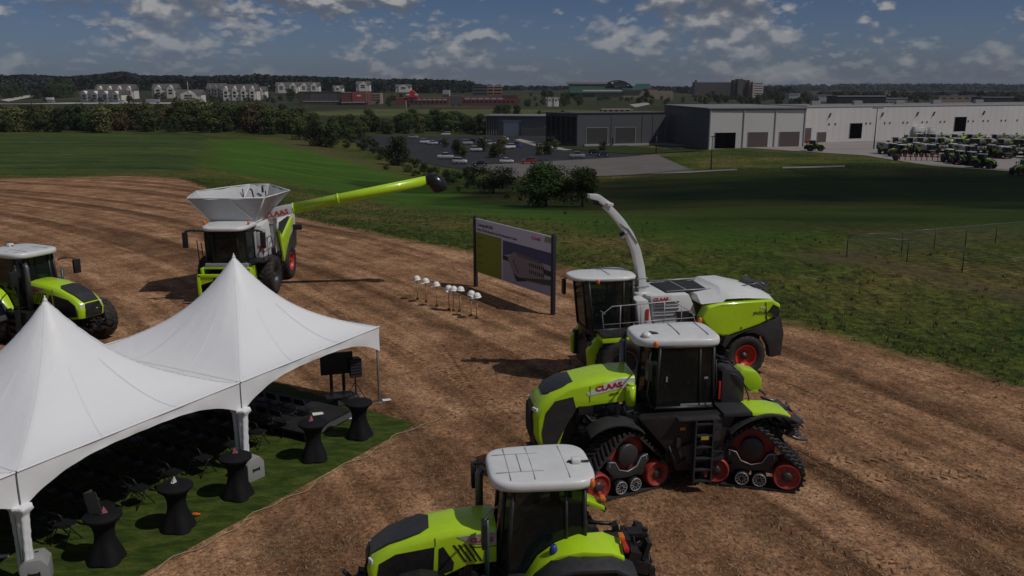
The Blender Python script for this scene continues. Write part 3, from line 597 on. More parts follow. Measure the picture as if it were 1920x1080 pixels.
# ---------------------------------------------------------------- combine harvester
def combine_harvester(loc,rz,label,group=None,open_=True,name='combine_harvester'):
    root=empty(name,loc,rz,label,'combine harvester',group)
    ch=MB().box((-1.8,0,1.2),(6.0,1.3,.8)).box((0,0,1.1),(.6,2.6,.5)).box((-3.6,0,.9),(.4,2.4,.35)).greeble((-3.0,1.0,1.0),(-.6,1.5,2.2),26,51,10).greeble((-3.0,-1.5,1.0),(-.6,-1.0,2.2),8,52,2)
    ch.build('chassis',BLACK,root)
    b=MB().xz([(.45,3.55),(.45,1.9),(-.6,1.75),(-5.2,1.7),(-5.9,2.3),(-5.8,3.3),(-5.0,3.75),(-2,3.8)],-1.35,1.35); b.build('body',WHITE,root,bev=.06)
    for s in (1,-1):
        MB().xz([(-1.0,3.35),(-1.35,1.75),(-1.9,1.75),(-5.6,2.3),(-5.6,3.3)],s*1.34,s*1.5).build('side_cover',WHITE,root,bev=.04)
        MB().prism([(-1.25,s*1.49,3.1),(-1.7,s*1.49,3.05),(-2.4,s*1.49,2.45),(-4.6,s*1.49,3.25),(-4.9,s*1.49,3.1),(-3.1,s*1.49,1.65),(-2.55,s*1.49,1.15),(-2.25,s*1.49,1.2)],(0,s*.12,0)).build('green_flash',GREEN,root,bev=.03)
        MB().xz([(-1.9,2.9),(-2.4,2.55),(-4.4,3.28),(-4.0,3.36),(-2.2,3.3)],s*1.48,s*1.53).build('dark_panel',GREY,root)
        MB().xz([(-2.6,1.5),(-5.3,2.6),(-5.75,2.4),(-5.6,1.5),(-4.5,1.3)],s*1.3,s*1.52).build('rear_cover',GREY,root,bev=.04)
        MB().box((-5.0,s*1.75,2.6),(.16,.5,.3)).build('rear_light',BLACK,root,bev=.03)
        wheel(root,(0,s*1.5,.98),.98,.72,.5,s,GREY,24)
        wheel(root,(-3.65,s*1.42,.95),.95,.6,.5,s,RED,24)
    MB().box((-5.2,0,3.2),(1.4,2.5,.9)).build('engine_deck',GREY,root,bev=.1)
    # cab
    cab(root,.25,1.9,1.95,3.55,.98,.98,-.12)
    roundroof(root,0.1,2.38,1.22,3.57,.18,.85,4.5)
    MB().box((1.9,0,3.62),(.3,.8,.05)).build('roof_lamp_bar',LAMP,root)
    MB().xz([(2.0,1.95),(2.0,1.72),(.4,1.65),(.4,1.95)],-1.02,1.02).build('cab_base',LGREY,root,bev=.03)
    beacon(root,(1.5,1.05,3.78)); beacon(root,(1.5,-1.05,3.78))
    for s in (1,-1):
        m=MB().tube([(1.9,s*.95,3.5),(2.0,s*1.5,3.58),(2.05,s*1.85,3.5)],.045,6).box((2.05,s*1.85,3.1),(.14,.24,.75)); m.build('mirror',BLACK,root,bev=.03)
        wl=MB()
        for k in range(3): wl.box((2.02,s*(1.2+.2*k),3.55),(.1,.12,.1))
        wl.build('work_light',GREY,root)
    # platform, ladder and rails left side
    MB().box((.6,1.35,1.92),(1.9,.7,.06)).build('platform',BLACK,root)
    r=MB(); y=1.68
    r.tube([(1.5,y,1.95),(1.5,y,2.9),(.9,y,3.0),(.2,y,3.0),(-.2,y,2.6),(-.2,y,1.95)],.022,6).tube([(1.5,y,2.4),(-.2,y,2.4)],.018,6).tube([(.7,y,1.95),(.7,y,3.0)],.018,6)
    r.tube([(-.5,y,1.9),(-.6,y,2.9),(-1.0,y,3.0),(-1.4,y,2.3),(-1.7,y,1.7)],.03,6).tube([(1.6,-1.4,1.7),(1.65,-1.45,3.0)],.025,6).tube([(1.6,-1.2,1.7),(1.65,-1.25,2.9)],.025,6)
    r.build('handrail',BLACK,root)
    ladder(root,-.9,1.72,.5,1.95,.5,5,depth=.25,m=BLACK)
    MB().box((.42,1.3,2.4),(.06,.3,.5)).box((.43,1.32,2.9),(.06,.5,1.0)).build('front_panel',WHITE,root,bev=.02)
    text('warning_mark','X',LETTER,root,(.475,1.14,2.25),(0,1,0),(0,0,1),.42,.004,.03)
    # feeder house + header mount in green
    MB().xz([(.9,1.7),(2.3,1.35),(2.5,.6),(2.1,.45),(.6,.9)],-.8,.8).build('feeder_housing',BLACK,root,bev=.04)
    fr=MB()
    fr.box((1.95,0,1.72),(.12,2.3,.1)).box((2.45,0,1.45),(.16,2.5,.14)).box((2.45,0,.55),(.16,2.3,.12))
    for s in (1,-1):
        fr.box((2.45,s*1.2,1.0),(.16,.14,1.0)).prism([(2.36,s*1.25,1.5),(2.36,s*.45,1.5),(2.36,s*.55,1.2),(2.36,s*1.25,.95)],(.12,0,0))
        fr.xz([(2.2,1.75),(1.3,1.75),(1.1,1.2),(1.5,.9),(2.1,1.1)],s*1.1,s*1.2)
    fr.build('header_mount',GREEN,root,bev=.02)
    # tank
    TM=mat('tank_tarp',(.43,.44,.45),.6,0,.06,2,bmp=.004)
    zb,zt=3.75,4.95
    bot=[(.55,-1.05),(.55,1.1),(-.9,1.15),(-2.0,.7),(-2.0,-.6),(-.9,-1.1)]; tp=[(1.15,-1.95),(.9,1.72),(-1.3,2.4),(-3.3,.85),(-3.3,-.2),(-1.1,-2.3)]
    if not open_: zt=4.2; tp=[(.3,-1.3),(.3,1.3),(-1,1.3),(-2.6,1.2),(-2.6,-1.2),(-1,-1.3)]
    tk=MB()
    def wall(k):
        b0,b1=bot[k],bot[(k+1)%6]; t0,t1=tp[k],tp[(k+1)%6]; nx,nz=14,8; P=[]
        for j in range(nz+1):
            v=j/nz; row=[]
            for i in range(nx+1):
                u=i/nx; x=(b0[0]*(1-u)+b1[0]*u)*(1-v)+(t0[0]*(1-u)+t1[0]*u)*v; y=(b0[1]*(1-u)+b1[1]*u)*(1-v)+(t0[1]*(1-u)+t1[1]*u)*v
                sag=.05*math.sin(PI*u)*math.sin(PI*v); cx=-.85; d=Vector((cx-x,-y,0)); d=d.normalized() if d.length>0 else d
                ex=-.045*(x-1.2)*v*v; row.append((x+d.x*sag,y+d.y*sag,zb+(zt-zb)*v+ex-.05*math.sin(PI*u)*v*v+.02*math.sin(u*17+k*2)*v*open_))
            P.append(row)
        return P
    for k in range(6):
        P=wall(k); tk.grid(P); tk.grid([[(p[0]*.985-.01,p[1]*.985,p[2]+.01) for p in row] for row in P])
    tk.build('grain_tank',TM,root)
    e=MB()
    for k in range(6):
        t0=(*tp[k],zt+.01-.045*(tp[k][0]-1.2)); t1=(*tp[(k+1)%6],zt+.01-.045*(tp[(k+1)%6][0]-1.2)); b0=(*bot[k],zb)
        e.tube([t0,t1],.03,6).tube([b0,t0],.028,6)
    if open_: e.tube([(*bot[1],zb),(1.0,.0,zt)],.02,6)
    e.build('tank_edge',WHITE,root)
    if open_:
        u=MB().tube([(-2.6,.2,4.2),(-2.2,.2,5.0),(-1.6,.3,5.1)],.04,6).tube([(-2.7,-.4,4.3),(-2.6,-.4,5.0)],.03,6).tube([(-2.7,.8,4.3),(-2.2,.9,4.95)],.03,6).cyl((-2.75,.6,4.8),(-2.75,.6,5.15),.06,10)
        u.box((-1.0,0,4.0),(1.6,.16,.16)); u.build('filling_auger',BLACK,root)
        # unloading auger housing and tube swung out to +y
        MB().xz([(-1.75,4.15),(-.9,4.1),(-.9,3.4),(-1.75,3.3)],.9,1.55).build('turret_cover',WHITE,root,bev=.05)
        el=MB().loft([[(-.85,.95,3.55),(-1.45,.95,3.5),(-1.45,.95,4.1),(-.85,.95,4.15)],[(-.82,2.6,3.95),(-1.4,2.6,3.9),(-1.4,2.6,4.42),(-.82,2.6,4.46)]])
        el.build('auger_housing',WHITE,root,bev=.04)
        claas(root,-.75,1.22,3.72,.33,rt=(0,1,.22),up=(0,-.22,1))
        a=Vector((-1.12,2.6,4.18)); bb=Vector((-1.4,9.45,5.58))
        tb=MB().cyl(a,bb,.28,24,.245).build('auger_tube',GREEN,root)
        u=(bb-a).normalized()
        for k in (0.0,.33): MB().cyl(a+(bb-a)*k-u*.03,a+(bb-a)*k+u*.05,.30,24).build('tube_flange',GREEN,tb)
        V_=lambda y_,z_: tuple(bb+Vector((-.02*y_,y_,z_)))
        sp=MB().tube([V_(-.1,-.0),V_(.08,.02),V_(.24,-.03),V_(.40,-.13),V_(.52,-.3),V_(.58,-.5),V_(.6,-.58)],[.25,.34,.40,.42,.42,.38,.3],24)
        sp.build('auger_spout',mat('black_gloss',(.012,.012,.014),.22),root)
        MB().box(tuple(bb+Vector((-.1,-.8,-.33))),(.1,.2,.1)).build('auger_lamp',GREY,root)
        MB().greeble((-3.4,.2,3.8),(-2.2,1.6,4.35),18,61,8).box((-2.9,1.0,4.3),(.5,.6,.05),ry=.3).build('engine_top',GREY,root)
    return root

# ================================================================ GROUND
def wpoly(px): return np.array([[p.x,p.y] for p in (G(*q) if isinstance(q,tuple) else Vector((q[0],q[1],0)) for q in px)])
def sdist(P,X,Y):
    """signed distance to polygon, positive inside"""
    d=np.full(X.shape,1e9); ins=np.zeros(X.shape,bool); n=len(P)
    for i in range(n):
        a=P[i]; b=P[(i+1)%n]; e=b-a; wx,wy=X-a[0],Y-a[1]
        t=np.clip((wx*e[0]+wy*e[1])/(e@e+1e-12),0,1); d=np.minimum(d,np.hypot(wx-e[0]*t,wy-e[1]*t))
        c=((a[1]>Y)!=(b[1]>Y))&(X<(b[0]-a[0])*(Y-a[1])/(b[1]-a[1]+1e-12)+a[0]); ins^=c
    return np.where(ins,d,-d)
DIRT=wpoly([(-500,340),(0,335),(250,330),(345,335),(420,368),(520,395),(600,418),(740,446),(880,472),(1050,497),(1200,533),(1330,570),(1460,602),(1700,667),(1920,733),(2300,845)]+[[40,2],[40,-60],[-90,-60],[-120,40]])
CROP=wpoly([(-700,253),(380,250),(392,268),(372,300),(352,326),(-700,330)])
STRIP=wpoly([(400,262),(520,262),(620,290),(700,306),(840,352),(1000,392),(1120,402),(1300,420),(1500,440),(1350,462),(1050,420),(960,408),(760,382),(600,352),(470,332),(378,312)])
FIELD=wpoly([(1120,340),(1300,322),(1500,330),(1700,322),(1920,318),(2400,330),(2400,420),(1920,432),(1580,450),(1300,425),(1100,395)])
MEADOW=wpoly([(520,217),(540,211),(700,204),(960,205),(1120,206),(1260,210),(1260,217)])
WORN=wpoly([(1490,478),(1590,470),(1660,487),(1760,510),(1920,548),(2100,590),(2100,610),(1920,570),(1760,528),(1640,500),(1540,492)])
CAMP=wpoly([(480,258),(560,262),(680,296),(760,322),(700,318),(600,290),(520,272)])
def ground():
    az=np.concatenate([np.linspace(-180,-52,40,endpoint=False),np.linspace(-52,52,420),np.linspace(52,180,41)[1:]])
    az=np.radians(az[:-1]); rr=[1.5]
    while rr[-1]<7800: rr.append(rr[-1]*1.021)
    rr=np.array(rr); A,Rr=np.meshgrid(az,rr); X=Rr*np.sin(A); Y=Rr*np.cos(A); Z=H(X,Y)
    far=sstep(60,400,Rr)
    Z=Z+far*(.5*np.sin(X*.011+Y*.007)+.35*np.sin(X*.023-Y*.013+1))*sstep(420,900,Rr)
    n,m=X.shape; vs=np.stack([X,Y,Z],-1).reshape(-1,3); c=len(vs)
    vs=np.vstack([vs,[[0,0,0]]])
    I=np.arange(n*m).reshape(n,m); J=np.roll(I,-1,axis=1)
    q=np.stack([I[:-1],J[:-1],J[1:],I[1:]],-1).reshape(-1,4)
    fs=q.tolist()+[(c,int(J[0,k]),int(I[0,k])) for k in range(m)]
    me=bpy.data.meshes.new('ground'); me.from_pydata(vs.tolist(),[],fs)
    me.polygons.foreach_set('use_smooth',[True]*len(me.polygons))
    for nm,P in (('dirt',DIRT),('crop',CROP),('strip',STRIP),('field',FIELD),('meadow',MEADOW),('worn',WORN),('camp',CAMP)):
        s=np.clip(sdist(P,vs[:,0],vs[:,1]),-60,60).astype(np.float32)
        at_=me.attributes.new(nm,'FLOAT','POINT'); at_.data.foreach_set('value',s)
    me.update(); me.materials.append(ground_mat()); o=bpy.data.objects.new('ground',me); COL.objects.link(o)
    bm=bmesh.new(); bm.from_mesh(me); bmesh.ops.recalc_face_normals(bm,faces=bm.faces)
    if sum(f.normal.z for f in list(bm.faces)[:200])<0: bmesh.ops.reverse_faces(bm,faces=bm.faces)
    bm.to_mesh(me); bm.free()
    return struct(o)
def ground_mat():
    m,nt,b=nodes('soil_and_grass'); L=nt.links
    co=objco(nt)
    def A(n): return N(nt,'ShaderNodeAttribute',attribute_name=n).outputs['Fac']
    def mask(n,wob,sc,soft,dist=0):
        nz=noise(nt,sc,5,.65,co,dist); a=math_(nt,'ADD',A(n),math_(nt,'MULTIPLY',math_(nt,'SUBTRACT',nz,.5),wob))
        return math_(nt,'ADD',math_(nt,'MULTIPLY',a,1/soft),.5,True)
    # grass base
    g1=ramp(nt,noise(nt,.05,6,.65,co),[(.36,(.032,.056,.009)),(.47,(.056,.076,.014)),(.56,(.088,.086,.024)),(.66,(.13,.096,.040))])
    fine=ramp(nt,noise(nt,2.4,6,.75,co),[(.36,(.35,.38,.3)),(.5,(1,1,.95)),(.66,(1.7,1.6,1.45))])
    clump=ramp(nt,noise(nt,.7,5,.7,objco(nt,(1.6,.7,1),(0,0,.4)),1),[(.36,(.45,.48,.42)),(.64,(1.45,1.4,1.3))])
    grass=mixc(nt,1,mixc(nt,1,g1,fine,'MULTIPLY'),clump,'MULTIPLY')
    # far country
    tc=nt.nodes.new('ShaderNodeTexCoord'); sp=nt.nodes.new('ShaderNodeSeparateXYZ'); L.new(tc.outputs['Object'],sp.inputs[0])
    fr=math_(nt,'MULTIPLY',math_(nt,'SUBTRACT',sp.outputs[1],330),1/150,True)
    farc=ramp(nt,noise(nt,.008,7,.7,co),[(.35,(.02,.026,.013)),(.5,(.036,.042,.019)),(.62,(.05,.052,.026)),(.75,(.075,.065,.045))])
    c=mixc(nt,fr,grass,farc)
    # crop
    cr=ramp(nt,noise(nt,.9,6,.8,objco(nt,(.3,1.3,1),(0,0,.5))),[(.38,(.013,.026,.006)),(.5,(.044,.068,.016)),(.64,(.088,.118,.032))])
    crb=ramp(nt,noise(nt,.06,6,.7,objco(nt,(.25,1.2,1),(0,0,-.25))),[(.38,(.6,.66,.62)),(.5,(1,1,1)),(.62,(1.4,1.3,1.1))])
    c=mixc(nt,mask('crop',5,.2,2),c,mixc(nt,1,cr,crb,'MULTIPLY'))
    st=ramp(nt,noise(nt,.12,6,.6,objco(nt,(.3,1,1),(0,0,-.5))),[(.36,(.034,.080,.008)),(.64,(.060,.125,.014))])
    st=mixc(nt,.55,st,mixc(nt,1,st,fine,'MULTIPLY'))
    c=mixc(nt,mask('strip',14,.08,10,1),c,st)
    fl=ramp(nt,noise(nt,.05,6,.6,objco(nt,(.5,1,1))),[(.36,(.013,.028,.003)),(.5,(.024,.045,.005)),(.66,(.056,.056,.012))])
    c=mixc(nt,mask('field',26,.035,22,1),c,mixc(nt,.6,fl,mixc(nt,1,fl,fine,'MULTIPLY')))
    md=ramp(nt,noise(nt,.02,5,.6,objco(nt,(.3,1,1))),[(.3,(.05,.065,.02)),(.7,(.11,.115,.035))])
    c=mixc(nt,mask('meadow',60,.01,20),c,md)
    c=mixc(nt,math_(nt,'MULTIPLY',mask('worn',2.5,.5,2.5,1),.75),c,ramp(nt,noise(nt,1.2,5,.7,co),[(.3,(.06,.045,.024)),(.7,(.12,.085,.05))]))
    c=mixc(nt,math_(nt,'MULTIPLY',mask('camp',10,.08,8,1),.7),c,(.085,.07,.03))
    # dirt with tillage ridges and straw
    # furrows run in wide arcs round a far turning point
    s2=nt.nodes.new('ShaderNodeSeparateXYZ'); L.new(co,s2.inputs[0]); dx=math_(nt,'ADD',s2.outputs[0],123); dy=math_(nt,'ADD',s2.outputs[1],36)
    rad=math_(nt,'SQRT',math_(nt,'ADD',math_(nt,'MULTIPLY',dx,dx),math_(nt,'MULTIPLY',dy,dy))); ang=math_(nt,'MULTIPLY',math_(nt,'ARCTAN2',dy,dx),145)
    def arc(a_,b_,k=0):
        cb=nt.nodes.new('ShaderNodeCombineXYZ'); L.new(math_(nt,'MULTIPLY',rad,a_),cb.inputs[0]); L.new(math_(nt,'MULTIPLY',ang,b_),cb.inputs[1]); cb.inputs[2].default_value=k; return cb.outputs[0]
    ridge=noise(nt,1,5,.6,arc(1.1,.07),.35)
    broad=noise(nt,1,2,.5,arc(.42,.014,5),.3)
    dd=ramp(nt,noise(nt,.35,6,.65,co),[(.36,(.185,.095,.050)),(.5,(.25,.136,.075)),(.64,(.33,.192,.11))])
    dr=ramp(nt,ridge,[(.34,(.55,.52,.49)),(.46,(.93,.92,.9)),(.57,(1.06,1.06,1.06)),(.68,(1.25,1.27,1.3))])
    db=ramp(nt,broad,[(.40,(.60,.57,.54)),(.46,(.88,.87,.85)),(.53,(1.30,1.32,1.34)),(.60,(1.08,1.08,1.06))])
    d=mixc(nt,1,mixc(nt,1,dd,dr,'MULTIPLY'),db,'MULTIPLY')
    sf=noise(nt,14,5,.8,objco(nt,(1,.35,1),(0,0,.9)),2.5)
    straw=ramp(nt,sf,[(.53,(0,0,0)),(.60,(1,1,1))])
    sd=math_(nt,'MULTIPLY',straw,ramp(nt,noise(nt,.5,4,.6,co),[(.3,(.08,)*3),(.7,(.5,)*3)]))
    d=mixc(nt,sd,d,(.37,.26,.15))
    cl=ramp(nt,noise(nt,7,7,.85,arc(1.1,.95,2)),[(.39,(.22,.19,.17)),(.455,(.9,.88,.86)),(.54,(1.15,1.15,1.15)),(.62,(1.85,1.85,1.8))]); d=mixc(nt,1,d,cl,'MULTIPLY')
    cm=ramp(nt,noise(nt,1.8,7,.85,arc(1.1,.8,8)),[(.38,(.6,.57,.55)),(.5,(1,1,1)),(.62,(1.35,1.35,1.3))]); d=mixc(nt,1,d,cm,'MULTIPLY')
    wg=ramp(nt,noise(nt,.55,7,.8,arc(1,.45,4),.6),[(.56,(0,0,0)),(.68,(.5,.5,.5))]); d=mixc(nt,wg,d,(.095,.078,.036))
    dm=mask('dirt',3.2,.45,1.2,.6); c=mixc(nt,dm,c,d)
    L.new(c,b.inputs['Base Color']); b.inputs['Roughness'].default_value=.95; b.inputs['Specular IOR Level'].default_value=.1
    hgt=math_(nt,'ADD',math_(nt,'MULTIPLY',ridge,.34),math_(nt,'ADD',math_(nt,'MULTIPLY',noise(nt,7,6,.75,co),.11),math_(nt,'MULTIPLY',noise(nt,1.4,5,.7,co),.16)))
    bump(nt,b,hgt,.85,.75)
    return m
ground()

def sheet(name,pts,m,lift=.1,n=24,k=None,kind=True):
    """sheet draped on the terrain between two polylines (left and right edges, same count)"""
    A_,B_=pts; P=[]
    for a0,a1,b0,b1 in zip(A_[:-1],A_[1:],B_[:-1],B_[1:]):
        for i in range(n+(a1 is A_[-1])):
            t=i/n; a=a0.lerp(a1,t); b=b0.lerp(b1,t); row=[]
            for j in range(n+1):
                q=a.lerp(b,j/n); row.append((q.x,q.y,h(q.x,q.y)+lift))
            P.append(row)
    o=MB().grid(P).build(name,m,recalc=False); me=o.data
    if me.polygons[0].normal.z<0: me.flip_normals()
    return struct(o) if kind else o
def gl(*q): return [G(*p) for p in q]
ASPH=mat('asphalt',(.028,.029,.033),.9,0,.2,.15,spec=.2)
CONC=mat('yard_concrete',(.26,.24,.222),.9,0,.12,.08,dirt=.25,spec=.2)
GRAV=mat('gravel',(.135,.126,.118),.95,0,.15,.2,dirt=.2,spec=.1)
PATH=mat('pale_concrete',(.3,.285,.25),.9,0,.08,.3,spec=.2)
sheet('parking_lot',(gl((640,252),(690,283),(800,308),(905,324)),gl((1010,256),(1090,275),(1190,286),(1215,294))),ASPH)
sheet('gravel_lot',(gl((870,312),(960,334)),gl((1230,290),(1300,321))),GRAV,.16)
sheet('concrete_yard',(gl((1130,268),(1330,275),(1480,283),(1620,292),(1750,312),(1920,324),(2300,350)),gl((1130,258),(1330,258),(1480,256),(1620,250),(1750,246),(1920,242),(2300,236))),CONC,.12,14)
sheet('footpath',(gl((1150,280),(1280,277)),gl((1150,283),(1285,280))),PATH,.14,20)
sheet('footpath',(gl((1205,324),(1290,322),(1382,318)),gl((1205,327),(1290,325),(1382,320))),PATH,.14,20)
sheet('drainage_strip',(gl((1467,314),(1584,311)),gl((1467,317),(1584,314))),PATH,.14,20)
sheet('lot_path',(gl((965,263),(1010,277),(1060,283)),gl((975,261),(1028,274),(1075,281))),PATH,.2,12)
LAWN=mat('lawn',(.03,.042,.013),.95,0,.3,.5,spec=.1)
sheet('lawn',(gl((1010,262),(1060,280),(1190,290)),gl((1100,262),(1190,276),(1330,283))),LAWN,.25,12)
sheet('highway',(gl((-500,197),(0,196),(200,195.5),(400,195)),gl((-500,194),(0,193.5),(200,193.3),(400,193))),mat('highway_concrete',(.42,.39,.34),.9,0,.08,.02,spec=.2),.6,20)
sheet('side_road',([G(0,189),G(60,178),G(100,166.5)],[G(16,192),G(75,180),G(103,166)]),mat('highway_concrete',(1,1,1)),1.0,16)
sheet('campus_path',(gl((1180,197),(1212,193)),gl((1192,202),(1222,196))),PATH,.4,8)

# near-field stuff: straw and clods on the soil, tufts along the field edge
def scatter_straw():
    r=random.Random(3); mb=MB()
    for i in range(20000):
        y=13+ (r.random()**1.7)*34; x=r.uniform(-.62,.66)*y
        if x<-3.5 and x<-2.9-.45*(25-y) : continue
        z=h(x,y)+.012; a=r.uniform(0,PI); l=r.uniform(.02,.08); w=r.uniform(.0035,.007)
        dx,dy=math.cos(a)*l,math.sin(a)*l; nx,ny=-math.sin(a)*w,math.cos(a)*w; t=r.uniform(0,.03)
        k=r.uniform(-.015,.015)
        mb.add([(x-dx-nx,y-dy-ny,z),(x-dx+nx,y-dy+ny,z),(x+nx+k,y+ny+k,z+t+.01),(x-nx+k,y-ny+k,z+t+.01),(x+dx+nx,y+dy+ny,z),(x+dx-nx,y+dy-ny,z)],[(0,1,2,3),(3,2,4,5)])
    tag(mb.build('straw',mat('dry_straw',(.36,.25,.145),.8,0,.3,.6),recalc=False),'short pieces of dry straw strewn over the brown soil','straw',kind='stuff')
    mb=MB()
    for i in range(17000):
        y=13+ (r.random()**1.5)*40; x=r.uniform(-.62,.66)*y
        if x<-3.0 and x<-2.5-.45*(25-y): continue
        s=r.uniform(.015,.05)*(1+.9*(r.random()<.06)); z=h(x,y); vs=[(x+s*r.uniform(-1.3,1.3),y+s*r.uniform(-1.3,1.3),z-.01) for _ in range(3)]
        vs=[(x-s*r.uniform(.7,1.3),y-s*.6,z-.01),(x+s*r.uniform(.7,1.3),y-s*.7,z-.01),(x+s*r.uniform(-.4,.4),y+s*r.uniform(.7,1.2),z-.01),(x+s*r.uniform(-.4,.4),y+s*r.uniform(-.3,.3),z+s*r.uniform(.5,1.1))]
        mb.add(vs,[(0,1,3),(1,2,3),(2,0,3)])
    tag(mb.build('soil_clods',mat('soil_clod',(.17,.088,.05),.95,0,.35,.5,spec=.1),recalc=False),'small crumbly clods of brown soil on the ploughed ground','soil',kind='stuff')
scatter_straw()
def treads():
    r=random.Random(8); mb=MB()
    for (p0,p1,wd,st) in (((1520,868),(1760,852),.62,.26),((1590,900),(1840,888),.62,.26),((1590,705),(1720,760),.5,.22),((1470,720),(1660,800),.5,.22),((1400,960),(1700,1075),.6,.26),((640,1010),(560,1078),.5,.24),((820,640),(900,760),.5,.24),((620,580),(1000,800),.5,.25)):
        a,b=G(*p0),G(*p1); L_=(b-a).length; d=(b-a).normalized(); n=Vector((-d.y,d.x,0)); k=0
        while k*st<L_:
            for sd in (-1,1):
                if r.random()<.22: continue
                c=a+d*(k*st+(st/2 if sd>0 else 0))+n*sd*wd*.27; u=(n*sd+d*.7).normalized(); v=Vector((-u.y,u.x,0)); l=wd*.24*r.uniform(.6,1); w_=.022*r.uniform(.7,1.2); z=h(c.x,c.y); t=r.uniform(.012,.032)
                A=[c-u*l-v*w_,c+u*l-v*w_,c+u*l+v*w_,c-u*l+v*w_]; mb.add([(q.x,q.y,z-.01) for q in A]+[((q.x*.7+c.x*.3),(q.y*.7+c.y*.3),z+t) for q in A],[(4,5,6,7),(0,1,5,4),(1,2,6,5),(2,3,7,6),(3,0,4,7)])
            k+=1
    tag(mb.build('tread_marks',mat('pressed_soil',(.14,.075,.042),.95,0,.3,.8,spec=.1)),'chevron tread marks pressed into the brown soil by the machines','tread marks',kind='stuff')
treads()
def scatter_grass():
    r=random.Random(5); mb=[MB(),MB()]
    edge=[G(*q) for q in ((330,333),(420,368),(520,395),(600,418),(740,446),(880,472),(1050,497),(1200,533),(1330,570),(1460,602),(1700,667),(1920,733),(2150,800))]
    def tuft(x,y,s,k):
        z=h(x,y)
        for _ in range(r.randint(4,7)):
            a=r.uniform(0,2*PI); l=s*r.uniform(.5,1.2); w=s*.12; lean=r.uniform(.2,.8)*l
            bx,by=x+r.uniform(-.5,.5)*s,y+r.uniform(-.5,.5)*s
            mb[k].add([(bx-w*math.sin(a),by+w*math.cos(a),z-.02),(bx+w*math.sin(a),by-w*math.cos(a),z-.02),(bx+lean*math.cos(a),by+lean*math.sin(a),z+l)],[(0,1,2)])
    for a,b in zip(edge[:-1],edge[1:]):
        n=int((b-a).length*9)
        for i in range(n):
            t=r.random(); q=a.lerp(b,t); d=Vector((b.y-a.y,a.x-b.x,0)).normalized(); 
            if d.y<0: d=-d
            off=r.uniform(-.6,1)**3*2.5+r.uniform(0,1.2); tuft(q.x+d.x*off,q.y+d.y*off,r.uniform(.07,.2),r.random()<.35)
        for i in range(int((b-a).length*22)):
            t=r.random(); q=a.lerp(b,t); d=Vector((b.y-a.y,a.x-b.x,0)).normalized()
            if d.y<0: d=-d
            off=1+r.random()**2.0*22; tuft(q.x+d.x*off,q.y+d.y*off,r.uniform(.08,.24),r.random()<.45)
    tag(mb[0].build('rough_grass',mat('rough_grass',(.045,.062,.02),.9,0,.5,.3,spec=.1),recalc=False),'rough green grass tufts behind the edge of the brown soil','grass',kind='stuff')
    tag(mb[1].build('dry_weeds',mat('dry_weed',(.085,.066,.03),.9,0,.4,.3,spec=.1),recalc=False),'dry brownish weeds mixed into the rough grass','weeds',kind='stuff')
scatter_grass()

# ================================================================ TENTS
c1=Vector((-4.32,27.19,0)); c3=Vector((-10.09,16.26,0)); dd=(c3-c1).normalized(); S=6.18; nn=Vector((dd.y,-dd.x,0))
if nn.y<0: nn=-nn
EH=2.6; PK=2.62
def tarp():
    m,nt,b=nodes('white_vinyl'); v=objco(nt)
    n=noise(nt,.6,4,.5,v); c=ramp(nt,n,[(.3,(.745,.75,.76)),(.7,(.775,.78,.79))]); nt.links.new(c,b.inputs['Base Color']); b.inputs['Roughness'].default_value=.42
    b.inputs['Specular IOR Level'].default_value=.3
    n2=noise(nt,1.3,5,.55,objco(nt,(1,1,.35)),.8); n3=noise(nt,6,3,.5,v,1.2)
    bump(nt,b,math_(nt,'ADD',n2,math_(nt,'MULTIPLY',n3,.12)),.22,.10); return m
TARP=tarp()
SEAM=mat('vinyl_seam',(.73,.735,.745),.4,0,.04)
POLE=mat('aluminium_pole',(.35,.36,.37),.35,.6,.1,3)
